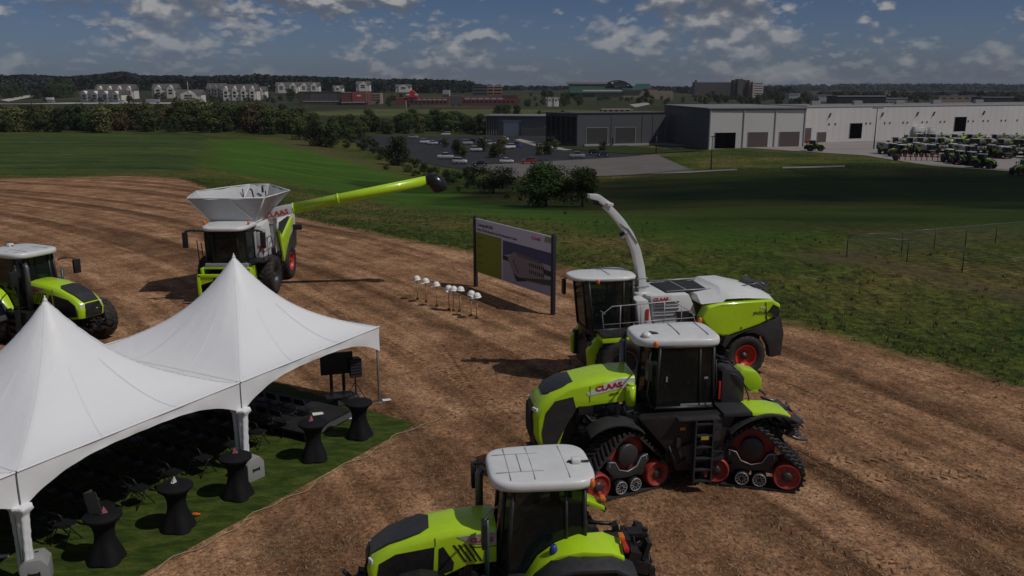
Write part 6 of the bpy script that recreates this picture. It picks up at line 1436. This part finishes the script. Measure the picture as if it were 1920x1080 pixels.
# ================================================================ CARS, POLES, FENCE
paint={}
def car_proto(col,kind):
    key=(col,kind)
    if key in paint: return paint[key]
    cm=mat('car_paint_'+col,{'white':(.62,.62,.62),'silver':(.32,.32,.33),'black':(.012,.012,.014),'blue':(.02,.07,.22),'red':(.25,.012,.015),'dark_blue':(.02,.022,.09),'brown':(.07,.045,.035)}[col],.25,0,.02,coat=.6)
    root=bpy.data.objects.new('parked_car',None); COL.objects.link(root)
    if kind=='pickup':
        body=[(2.7,.45),(2.72,.85),(2.55,1.05),(1.3,1.12),(-2.75,1.12),(-2.8,.5)]; cabp=[(1.35,1.1),(.65,1.75),(-.8,1.78),(-1.05,1.1)]
    elif kind=='suv':
        body=[(2.3,.4),(2.32,.8),(2.1,1.0),(1.0,1.08),(-2.25,1.1),(-2.35,.5)]; cabp=[(1.15,1.05),(.4,1.66),(-1.9,1.68),(-2.3,1.05)]
    else:
        body=[(2.3,.35),(2.32,.65),(2.1,.82),(1.0,.94),(-1.6,.98),(-2.25,.92),(-2.35,.45)]; cabp=[(1.1,.92),(.3,1.4),(-.9,1.42),(-1.8,.95)]
    MB().xz(body,-.9,.9).build('body',cm,root,bev=.08,seg=3)
    c=[(x,z) for x,z in cabp]; cx=sum(x for x,_ in c)/4
    MB().loft([[(c[0][0],-.8,c[0][1]),(c[0][0],.8,c[0][1]),(c[3][0],.8,c[3][1]),(c[3][0],-.8,c[3][1])],[(c[1][0],-.66,c[1][1]),(c[1][0],.66,c[1][1]),(c[2][0],.66,c[2][1]),(c[2][0],-.66,c[2][1])]]).build('window',WIN,root,bev=.04)
    MB().box(((c[1][0]+c[2][0])/2,0,c[1][1]+.015),(abs(c[1][0]-c[2][0])+.1,1.36,.05)).build('roof',cm,root,bev=.02)
    wx=1.65 if kind=='pickup' else 1.4
    for x in (wx,-wx):
        for s in (1,-1):
            o=MB().lathe([(.2,-.11),(.34,-.11),(.35,0),(.34,.11),(.2,.11)],axis='y',seg=18,cap=True).build('wheel',TYRE,root,(x,s*.85,.35)); MB().lathe([(.21,s*.115),(.05,s*.13),(.01,s*.13)],axis='y',seg=12).build('rim',LGREY,o)
    for s in (1,-1): MB().box((body[0][0],s*.65,.7),(.06,.3,.14)).build('headlight',LAMP,root); MB().box((-2.3 if kind!='pickup' else -2.78,s*.7,.85),(.06,.2,.16)).build('tail_light',REDL,root)
    if kind=='pickup': MB().box((-1.95,0,1.09),(1.5,1.5,.08)).build('cargo_bed',BLACK,root)
    paint[key]=[root,False]; return paint[key]
cars=[(797,268,'white','suv',5,'white car parked at the back left of the lot'),(812,270,'white','car',0,'white saloon touching the blue car, back row left'),(832,270,'dark_blue','suv',10,'dark blue car in the back row'),(835,297,'white','pickup',-5,'white pickup with dark window at the front left of the lot'),
 (893,283,'white','suv',4,'white hatchback alone in the central aisle'),(876,270,'silver','suv',20,'silver car in the second row beside the island tree'),(888,266,'black','car',0,'black car in the back row, middle'),(905,266,'white','suv',60,'white van-like car with raised tail in the back row'),(918,272,'white','pickup',0,'white pickup in the back row right of the middle'),
 (955,278,'white','suv',25,'small white car in front of the bright blue one'),(968,275,'blue','pickup',4,'bright blue pickup on the right side of the lot'),(930,293,'black','car',0,'black car in the shade of the middle tree'),(950,305,'white','car',3,'white saloon in the nearest row by the gravel'),(990,306,'red','suv',8,'dark red car in the nearest row'),
 (1022,287,'brown','suv',4,'brown car near the young reddish tree'),(1015,277,'silver','suv',30,'silver car near the glass office'),(1082,295,'silver','pickup',2,'silver pickup in the nearest row, right end'),(1115,289,'black','suv',0,'black car right of the silver pickup'),(862,306,'white','suv',-8,'white car roof showing over the bank, front row left'),(900,310,'black','car',0,'black car on the front row behind the bush'),
 (836,253,'white','suv',0,'white car on the distant entrance road'),(775,258,'silver','car',0,'silver car on the distant entrance road, left'),(944,262,'white','car',-20,'white car by the path to the low office'),(1045,270,'silver','car',-12,'silver car on the driveway before the glass office'),(1130,292,'dark_blue','car',0,'dark blue car at the right end of the nearest row')]
for px,py,col,kind,deg,l in cars:
    pr_=car_proto(col,kind); o=pr_[0] if not pr_[1] else copy_tree(pr_[0]); pr_[1]=True
    p=G(px,py+2); o.location=(p.x,p.y,p.z+.12); o.scale=(.88,1,1.12); o.rotation_euler=(0,0,R(deg+rnd.uniform(-6,6)+(180 if rnd.random()<.4 else 0))); o.name='parked_car'; tag(o,l,'car','vehicles parked in the car park')
# highway traffic
def truck(px,py,Y,l,rz,col,L=14):
    p=X_at(px,Y,py); z=h(p.x,Y)+.7; g=empty('lorry',(p.x,Y,z),rz,l,'lorry')
    MB().box((0,0,2.6),(L,2.6,3.0)).build('trailer',col,g,bev=.1); MB().xz([(-L/2-.6,.6),(-L/2-3.6,.6),(-L/2-3.7,1.8),(-L/2-2.9,3.4),(-L/2-.6,3.6)],-1.25,1.25).build('tractor_cab',GREY,g,bev=.1)
    for x in (-L/2-2.8,-L/2-.8,L/2-1.4,L/2-2.8):
        for s in (-1.15,1.15): MB().lathe([(.5,-.15),(.5,.15)],axis='y',seg=14).build('wheel',TYRE,g,(x,s,.5))
hwY=G(285,194.5).y
truck(287,194,hwY-6,'lorry with a bluish grey trailer on the highway at the left',R(4),mat('lorry_side',(.28,.27,.36),.5))
truck(95,195,hwY+50,'white lorry at the far left end of the highway',0,WHITE,8)
def ccar(px,py,col,kind,l,s=1.5):
    pr_=car_proto(col,kind); o=copy_tree(pr_[0]); pr_[1]=True; p=G(px,py); o.location=(p.x,p.y,p.z+.7); o.rotation_euler=(0,0,R(2)); o.scale=(s,)*3; o.name='car'; tag(o,l,'car')
ccar(231,195,'white','suv','white van driving on the highway below the apartments',1.8); ccar(360,194.5,'white','car','white car on the highway near the utility pole',1.3); ccar(97,194,'silver','suv','silver car on the highway far left',1.5)
for i,px in enumerate((796,808,818,836,884,898,912,925,948)):
    pr_=car_proto(('white','silver','white','red')[i%4],'suv'); o=copy_tree(pr_[0]); p=G(px,195); o.location=(p.x,p.y,p.z+.3); o.rotation_euler=(0,0,rnd.uniform(0,3)); o.scale=(1.3,)*3; o.name='car'; tag(o,'small parked car in front of the brick strip malls','car','cars before the strip malls')
def pole(px,pyb,pyt,label,kind,name):
    p=G(px,pyb); zt_=zpix(pyt,p.y,px); g=empty(name,(p.x,p.y,p.z),0,label,'pole' if kind!='lamp' else 'street lamp'); hh=zt_-p.z; w=max(.09,p.length*.0007)
    MB().cyl((0,0,0),(0,0,hh),w,8,w*.6).build('pole',GREY if kind=='lamp' else mat('weathered_pole',(.25,.22,.19),.9),g)
    if kind=='lamp':
        MB().box((0,0,hh),(3.2 if hh>9 else 1.0,.3,.15)).build('arm',GREY,g)
        for s in (-1.4,-.5,.5,1.4) if hh>9 else (.4,): MB().box((s,-.3,hh+.05),(.55,.5,.25)).build('lamp_head',GREY,g)
    else: MB().box((0,0,hh*.93),(2.4,.15,.15)).build('crossarm',GREY,g)
pole(1638,280,203,'tall floodlight mast in front of the long pale warehouse','lamp','light_mast')
pole(1333,318,256,'slim dark lamp post on the grass in front of the open hall door','lamp','street_lamp')
pole(1230,288,250,'lamp post on the lawn of the dark workshop','lamp','street_lamp'); pole(1141,268,252,'short lamp post between the two workshop doors','lamp','street_lamp')
pole(355,201,153,'tall utility pole in front of the apartment houses','utility','utility_pole'); pole(762,217,188,'utility pole at the edge of the yellow meadow','utility','utility_pole')
pole(48,172,148,'lamp post beside the side road at the far left','lamp','street_lamp'); pole(103,170,153,'lamp post at the top of the side road','lamp','street_lamp')
# chain link fence at the right
def fencemat():
    m,nt,b=nodes('chain_link_mesh'); out=nt.nodes['Material Output']; uv=objco(nt,(9,9,9),(0,0,0))
    w1=N(nt,'ShaderNodeTexWave',ins={'Scale':.45}); w1.bands_direction='DIAGONAL'; nt.links.new(uv,w1.inputs[0])
    f=ramp(nt,w1.outputs['Fac'],[(.70,(.02,.02,.02)),(.95,(.32,.32,.32))])
    t=nt.nodes.new('ShaderNodeBsdfTransparent'); mx=nt.nodes.new('ShaderNodeMixShader'); nt.links.new(f,mx.inputs[0]); nt.links.new(t.outputs[0],mx.inputs[1]); nt.links.new(b.outputs[0],mx.inputs[2]); nt.links.new(mx.outputs[0],out.inputs[0])
    b.inputs['Base Color'].default_value=(.16,.17,.16,1); b.inputs['Roughness'].default_value=.5; return m
FM=fencemat()
def fence(pts,label,hgt):
    g=empty('chain_link_fence',(0,0,0),0,label,'fence'); 
    for a,b in zip(pts[:-1],pts[1:]):
        n=max(1,int((b-a).length/2.4)); Q=[a.lerp(b,i/n) for i in range(n+1)]; Q=[Vector((q.x,q.y,h(q.x,q.y))) for q in Q]
        MB().grid([[tuple(q),tuple(q+Vector((0,0,hgt)))] for q in Q]).build('mesh_panel',FM,g,recalc=False)
        MB().tube([tuple(q+Vector((0,0,hgt))) for q in Q],.016,5).build('top_rail',METAL,g)
        for q in Q[:-1]: MB().cyl(q,q+Vector((0,0,hgt+.08)),.028,6).build('post',GREY,g)
FA=G(1587,482); F1=[FA,G(1690,474),G(1920,452),G(2100,440)]; F2=[FA,G(1700,492),G(1920,533),G(2150,580)]
fence(F1,'chain link fence running away along the far side of the grass enclosure, right',1.35); fence(F2,'chain link fence along the near side of the grass enclosure, right',1.35)
fence([G(1300,290),G(1480,297),G(1600,303),G(1740,330),G(1920,341)],'low wire fence between the concrete yard and the grass field',1.4)

# ================================================================ MACHINES IN THE YARD
def noparts(*names): return lambda o: not any(o.name.split('.')[0]==n for n in names)
def rimswap(o):
    for ch in o.children:
        if ch.name.startswith('rim'): ch.material_slots[0].link='OBJECT'; ch.material_slots[0].material=GREY
        rimswap(ch)
DULL=mat('muted_white',(.40,.40,.39),.6,0,.1,2,dirt=.35); DGRN=mat('muted_lime',(.24,.36,.025),.5,0,.15,2,dirt=.35)  # duller, darker copies of the white and lime paint, more dirt mixed in
def mute_paint(o,q):
    for ch in o.children:
        for sl in (ch.material_slots if ch.type=='MESH' else ()):
            if sl.material is WHITE and q&1: sl.link='OBJECT'; sl.material=DULL
            elif sl.material is GREEN and q&2: sl.link='OBJECT'; sl.material=DGRN
        mute_paint(ch,q)
def yard(src,px,py,deg,label,cat,drop=(),s=1.0,name=None,g='farm machines parked in the dealer yard'):
    o=copy_tree(src,None,noparts(*drop)); mute_paint(o,r.choice((1,2,3,3,3,3)))
    if r.random()<.85: rimswap(o)
    p=G(px,py); o.location=(p.x,p.y,p.z+.12); o.rotation_euler=(0,0,R(deg)); o.scale=(s,)*3; o.name=name or src.name.split('.')[0]; tag(o,label,cat,g); return o
JD=('spout','spout_ring','model_lettering','model_number','brand_lettering','handrail','spout_rest')
CD=('auger_housing','auger_tube','auger_spout','auger_lamp','turret_cover','tank_edge','filling_auger','header_mount','brand_lettering','grain_tank','warning_mark')
WD=('brand_lettering',)
r=random.Random(77)
yard(wt,1527,284,-8,'lone dark and lime tractor on the concrete in front of the last brown door','tractor',WD,1.1)
yard(wt,1682,294,175,'lime tractor at the left end of the front row in the yard','tractor',WD,1.1)
yard(wt,1845,316,-60,'lime and white tractor at the right end of the front row, before the gap','tractor',WD,1.1)
yard(wt,1800,309,-90,'pale tractor in the front row right of the red and white implement','tractor',WD,1.1)
yard(wt,1780,305,-90,'second pale tractor beside the red and white implement','tractor',WD,1.1)
yard(wt,1822,311,-90,'third pale tractor from the implement in the front row','tractor',WD,1.1)
yard(wt,1915,329,200,'tractor cut by the right edge in the front row','tractor',WD,1.1)
lab='farm machine parked side by side in the middle rows of the yard'
for i,px in enumerate(range(1668,2000,24)):
    k=i%3
    if k==0: yard(cmb,px,290+i*.9,r.choice((-80,100,-100)),lab,'farm machine',CD,.9)
    elif k==1: yard(fhv,px+2,287+i*.9,r.choice((185,170)),lab,'farm machine',JD,.88)
    else: yard(wt,px,288+i*.9,r.choice((-75,-110)),lab,'farm machine',WD,1.1)
lab='farm machine in the rear rows of the yard, its lime and white top showing'
for i,px in enumerate(range(1690,2000,21)):
    yard(cmb if i%2 else fhv,px+r.uniform(-3,3),275+i*.4,r.choice((170,190,-95)),lab,'farm machine',CD if i%2 else JD,.82)
for i,px in enumerate(range(1700,2000,24)):
    yard(cmb if i%3 else wt,px+r.uniform(-4,4),266+i*.2,r.choice((170,190,-95)),lab,'farm machine',CD if i%3 else WD,.78)
# red and white disc implement
p=G(1724,302); g=empty('cultivator',(p.x,p.y,p.z+.1),R(-12),'long red and white cultivator with a row of upright tines in the front row','farm implement')
MB().box((0,0,1.2),(11,.3,.25)).box((0,1.2,1.0),(11,.2,.2)).build('beam',DRED,g)
for k in range(16): MB().prism([(-5.3+.7*k,-.3,.1),(-5.05+.7*k,-.3,.1),(-5.25+.7*k,-.3,1.9),(-5.5+.7*k,-.3,1.9)],(0,.12,0)).build('tine',LAMP if k%2 else DRED,g)
for x in (-6.2,6.2): MB().lathe([(.5,-.3),(.9,-.3),(.9,.3),(.5,.3)],axis='y',seg=20).build('wheel',TYRE,g,(x,0,.9))
# stacked white crates and headers along the wall
p=G(1712,262)
for i in range(5):
    o=MB().box((0,0,1.1),(2.4,1.8,2.2)).box((0,0,2.25),(2.5,1.9,.1)).box((0,-.95,1.1),(2.0,.06,1.6)).build('crate',LAMP,bev=.05); o.location=(p.x-5+2.9*i,p.y+(i%2)*1.6,p.z+2.2+(i%3)*.3); tag(o,'white crate on the raised stack behind the machine rows','crate','white crates in the yard')
o=MB()
for i in range(5): o.box((-5+2.9*i,(i%2)*1.6,1.15),(2.6,2.2,2.1))
o=o.build('crate_stand',METAL,bev=.05); o.location=(p.x,p.y,p.z+.1); tag(o,'grey stand under the white crates in the yard','stand')
for i,(px,py,L,c,l) in enumerate(((1660,262,14,DRED,'low red and brown header lying at the left end of the yard rows'),(1760,258,22,SHADEW,'long grey header trailer behind the crates'),(1835,252,16,GREEN,'long lime cutting header near the back wall, left'),(1880,250,16,GREEN,'long lime cutting header near the back wall, right'),(1500,269,8,DRED,'dark red steel beam lying before the third brown door'),(1602,258,10,LGREY,'pale flat trailer in front of the open black doorway'),(1636,256,8,ORANGE,'rusty orange frame beside the light mast'))):
    p=G(px,py); g=empty('header_implement',(p.x,p.y,p.z+.1),R(r.uniform(-10,6)),l,'farm implement')
    MB().box((0,0,.9),(L,.8,.5)).box((0,-.6,.5),(L,.9,.25)).build('frame',c,g,bev=.05)
    k_=MB()
    for j in range(int(L/1.2)): k_.prism([(-L/2+1.2*j,-1.0,.35),(-L/2+1.2*j+.35,-1.0,.35),(-L/2+1.2*j+.17,-2.2,.25)],(0,0,.3))
    k_.build('divider',c,g)
    for x in (-L*.3,L*.3): MB().lathe([(.1,-.15),(.42,-.15),(.42,.15),(.1,.15)],axis='y',seg=14).build('wheel',TYRE,g,(x,.2,.42))
for px,py,col,kind,l in ((1532,262,'black','pickup','black pickup by the small brown door of the long hall'),(1552,261,'white','suv','white car beside the black pickup at the long hall'),(1518,262,'black','suv','black car nearest the corner of the pale hall')):
    pr_=car_proto(col,kind); o=copy_tree(pr_[0]) if pr_[1] else pr_[0]; pr_[1]=True; p=G(px,py); o.location=(p.x,p.y,p.z+.12); o.rotation_euler=(0,0,R(5)); o.scale=(1.1,)*3; o.name='parked_car'; tag(o,l,'car')
# rusty racks along the wall at the right
for px,l in ((1845,'rusty orange steel rack near the back wall, left'),(1885,'rusty steel rack with pale frames near the back wall, middle'),(1912,'rusty steel rack cut by the right edge near the back wall')):
    p=G(px,246); g=empty('steel_rack',(p.x,p.y,p.z+.1),R(-15),l,'rack'); m1=MB()
    for x in (-4,-1.3,1.3,4):
        for y in (0,1.6): m1.box((x,y,2.2),(.2,.2,4.4))
    for z in (1.2,2.8,4.3): m1.box((0,0,z),(8.2,.18,.18)).box((0,1.6,z),(8.2,.18,.18))
    m1.build('frame',mat('rusty_steel',(.2,.1,.07),.8,.2,.3,1),g); m2=MB()
    for x,z in ((-2.6,1.6),(0,1.5),(2.6,3.2),(-2.6,3.2)): m2.box((x,.8,z),(2.0,1.2,.8))
    m2.build('load',SHADEW,g)
# hall doorway clutter
p=G(1347,270); g=empty('forklift',(p.x,p.y,p.z+.1),R(200),'small pale machine standing in the open doorway of the hall','forklift')
MB().box((0,0,.8),(2.4,1.3,.9)).box((-.9,0,1.2),(.6,1.2,.8)).build('body',LGREY,g,bev=.08); MB().tube([(.6,.5,1.2),(.5,.5,2.3),(-.8,.5,2.3),(-.9,.5,1.3)],.05,6).tube([(.6,-.5,1.2),(.5,-.5,2.3),(-.8,-.5,2.3),(-.9,-.5,1.3)],.05,6).build('roll_cage',BLACK,g)
MB().box((1.35,.35,1.6),(.1,.12,2.6)).box((1.35,-.35,1.6),(.1,.12,2.6)).box((1.9,.3,.2),(1.1,.12,.06)).box((1.9,-.3,.2),(1.1,.12,.06)).build('mast',BLACK,g)
for x in (.8,-.8):
    for s in (.65,-.65): MB().lathe([(.1,-.12),(.36,-.12),(.36,.12),(.1,.12)],axis='y',seg=14).build('wheel',TYRE,g,(x,s,.36))

# ================================================================ LIGHT, SKY, CAMERA
SUND=Vector((.92,-.40,0)).normalized(); EL=R(53)
sun=bpy.data.lights.new('sun','SUN'); sun.energy=4.2; sun.angle=R(.53); sun.color=(1,.955,.89)
so=bpy.data.objects.new('sun',sun); COL.objects.link(so)
sv=Vector((SUND.x*math.cos(EL),SUND.y*math.cos(EL),math.sin(EL))); so.rotation_euler=sv.to_track_quat('Z','Y').to_euler(); so.location=(0,0,80)
w=bpy.data.worlds.new('World'); sc.world=w; w.use_nodes=True; nt=w.node_tree; L=nt.links
bg=nt.nodes['Background']; sky=nt.nodes.new('ShaderNodeTexSky'); sky.sky_type='NISHITA'; sky.sun_disc=False; sky.sun_elevation=EL; sky.sun_rotation=math.atan2(SUND.x,SUND.y); sky.altitude=200; sky.dust_density=1.2; sky.ozone_density=1.3
bg.inputs['Strength'].default_value=.09
tc=nt.nodes.new('ShaderNodeTexCoord'); sp=nt.nodes.new('ShaderNodeSeparateXYZ'); L.new(tc.outputs['Generated'],sp.inputs[0])
X,Y,Z=sp.outputs
az=math_(nt,'ARCTAN2',X,Y); el=math_(nt,'ARCSINE',Z)
def cloudvec(dz,sx=1.0,sy=2.1,off=0):
    cb=nt.nodes.new('ShaderNodeCombineXYZ'); L.new(math_(nt,'MULTIPLY',az,sx),cb.inputs[0]); L.new(math_(nt,'MULTIPLY',math_(nt,'ADD',el,dz),sy),cb.inputs[1]); cb.inputs[2].default_value=off; return cb.outputs[0]
def layer(sc,thr,gain,off,lift,sy=1.7):
    """one deck of cumulus: density and how much of the sunlit top shows"""
    def tex(kind,scale,dz,o,**kw):
        n=nt.nodes.new(kind)
        if kind=='ShaderNodeTexNoise': n.noise_dimensions='2D'
        else: n.voronoi_dimensions='2D'
        n.inputs['Scale'].default_value=scale
        for k_,v_ in kw.items(): n.inputs[k_].default_value=v_
        L.new(cloudvec(dz,1,sy,0),n.inputs['Vector']); return n
    def shift(o):
        return o
    big=tex('ShaderNodeTexNoise',sc*.36,off*.37,0,Detail=1.0).outputs['Fac']
    def D_(dz):
        n=tex('ShaderNodeTexNoise',sc,dz+off,0,Detail=7.0,Roughness=.55).outputs['Fac']
        vo=tex('ShaderNodeTexVoronoi',sc*2.3,dz+off,0,Detail=2.0,Roughness=.6).outputs['Distance']
        return math_(nt,'ADD',math_(nt,'SUBTRACT',n,math_(nt,'MULTIPLY',math_(nt,'SUBTRACT',vo,.35),.20)),math_(nt,'MULTIPLY',math_(nt,'SUBTRACT',big,.5),.8))
    d0=D_(0); d1=D_(lift)
    dens=math_(nt,'MULTIPLY',math_(nt,'SUBTRACT',d0,thr),gain,True)
    top=math_(nt,'ADD',math_(nt,'MULTIPLY',math_(nt,'SUBTRACT',d0,d1),5),.45,True)
    return dens,top
EX=23.0     # cloud colours below are the radiance seen, divided by the background strength
tint=ramp(nt,math_(nt,'MULTIPLY',math_(nt,'MAXIMUM',el,0),8,True),[(0,(.56,.70,1.12)),(1,(.34,.44,.70))]); skyc=mixc(nt,1,sky.outputs[0],tint,'MULTIPLY')
def scaled(c):
    cs=nt.nodes.new('ShaderNodeVectorMath'); cs.operation='SCALE'; L.new(c,cs.inputs[0]); cs.inputs['Scale'].default_value=EX; return cs.outputs[0]
col=skyc
fade=math_(nt,'ADD',math_(nt,'MULTIPLY',math_(nt,'MAXIMUM',el,0),8.5,True),.12,True)
for sc_,thr_,g_,off_,lift_,sy_,op_ in ((22,.47,5,2.0,.005,2.1,.6),(11,.475,8,1.13,.008,1.7,.97),(7,.505,8,3.7,.012,1.6,.97)):
    dn,tp=layer(sc_,thr_,g_,off_,lift_,sy_)
    cc=ramp(nt,tp,[(.15,(.095,.108,.135)),(.5,(.155,.163,.18)),(.85,(.36,.35,.34))])
    col=mixc(nt,math_(nt,'MULTIPLY',math_(nt,'MULTIPLY',dn,op_),fade),col,scaled(cc))
L.new(col,bg.inputs['Color'])
cam=bpy.data.cameras.new('camera'); cam.sensor_width=36; cam.lens=36*FOC/1920; cam.clip_end=30000; cam.clip_start=.3
co=bpy.data.objects.new('camera',cam); COL.objects.link(co); co.location=(0,0,CAMH); co.rotation_euler=(PI/2-PITCH,0,0); sc.camera=co
sc.view_settings.view_transform='Standard'; sc.view_settings.look='None'; sc.view_settings.exposure=-1.05; sc.view_settings.gamma=1
sc.cycles.max_bounces=6; sc.cycles.transparent_max_bounces=24
try: sc.cycles.use_denoising=True
except Exception: pass

# unseen cloud, added out of view to shade the right hand grass
def cloud():
    m,nt,b=nodes('shade_cloud'); out=nt.nodes['Material Output']; b.inputs['Base Color'].default_value=(.8,.8,.8,1); b.inputs['Roughness'].default_value=1; b.inputs['Specular IOR Level'].default_value=0
    t=nt.nodes.new('ShaderNodeBsdfTransparent'); mx=nt.nodes.new('ShaderNodeMixShader'); nt.links.new(ramp(nt,noise(nt,.02,5,.6,objco(nt)),[(.35,(.08,)*3),(.6,(.44,)*3)]),mx.inputs[0])
    nt.links.new(t.outputs[0],mx.inputs[1]); nt.links.new(b.outputs[0],mx.inputs[2]); nt.links.new(mx.outputs[0],out.inputs[0])
    r=random.Random(4); mb=MB()
    for i in range(34):
        a=r.uniform(0,2*PI); q=r.random()**.5; R0=r.uniform(22,44)*(1.2-q*.6); c=(q*120*math.cos(a),q*80*math.sin(a),r.uniform(0,18))
        mb.lathe([(max(.1,R0*math.sin(PI*k/8)*(1+.08*math.sin(k*2.3+i))),c[2]-R0*.5*math.cos(PI*k/8)) for k in range(9)],(c[0],c[1],0),'z',16)
    o=mb.build('cloud',m); k=300/math.tan(EL); o.location=(105+SUND.x*k,128+SUND.y*k,300); tag(o,'unseen cloud added outside the view to shade the grass field on the right','cloud')
cloud()

hz=MB().box((0,0,(-14+62)/2),(16400,16400,76)); m=bpy.data.materials.new('haze_air'); m.use_nodes=True; nt=m.node_tree; nt.nodes.clear()
o_=nt.nodes.new('ShaderNodeOutputMaterial'); pv=nt.nodes.new('ShaderNodeVolumePrincipled'); pv.inputs['Density'].default_value=.00004; pv.inputs['Color'].default_value=(.82,.88,1,1); nt.links.new(pv.outputs[0],o_.inputs['Volume']); m.cycles.homogeneous_volume=True
for a_ in ('Density Attribute','Color Attribute','Temperature Attribute'): pv.inputs[a_].default_value=''
hz=hz.build('haze',m); hz['kind']='stuff'; hz['label']='thin bluish haze in the air over the plain'
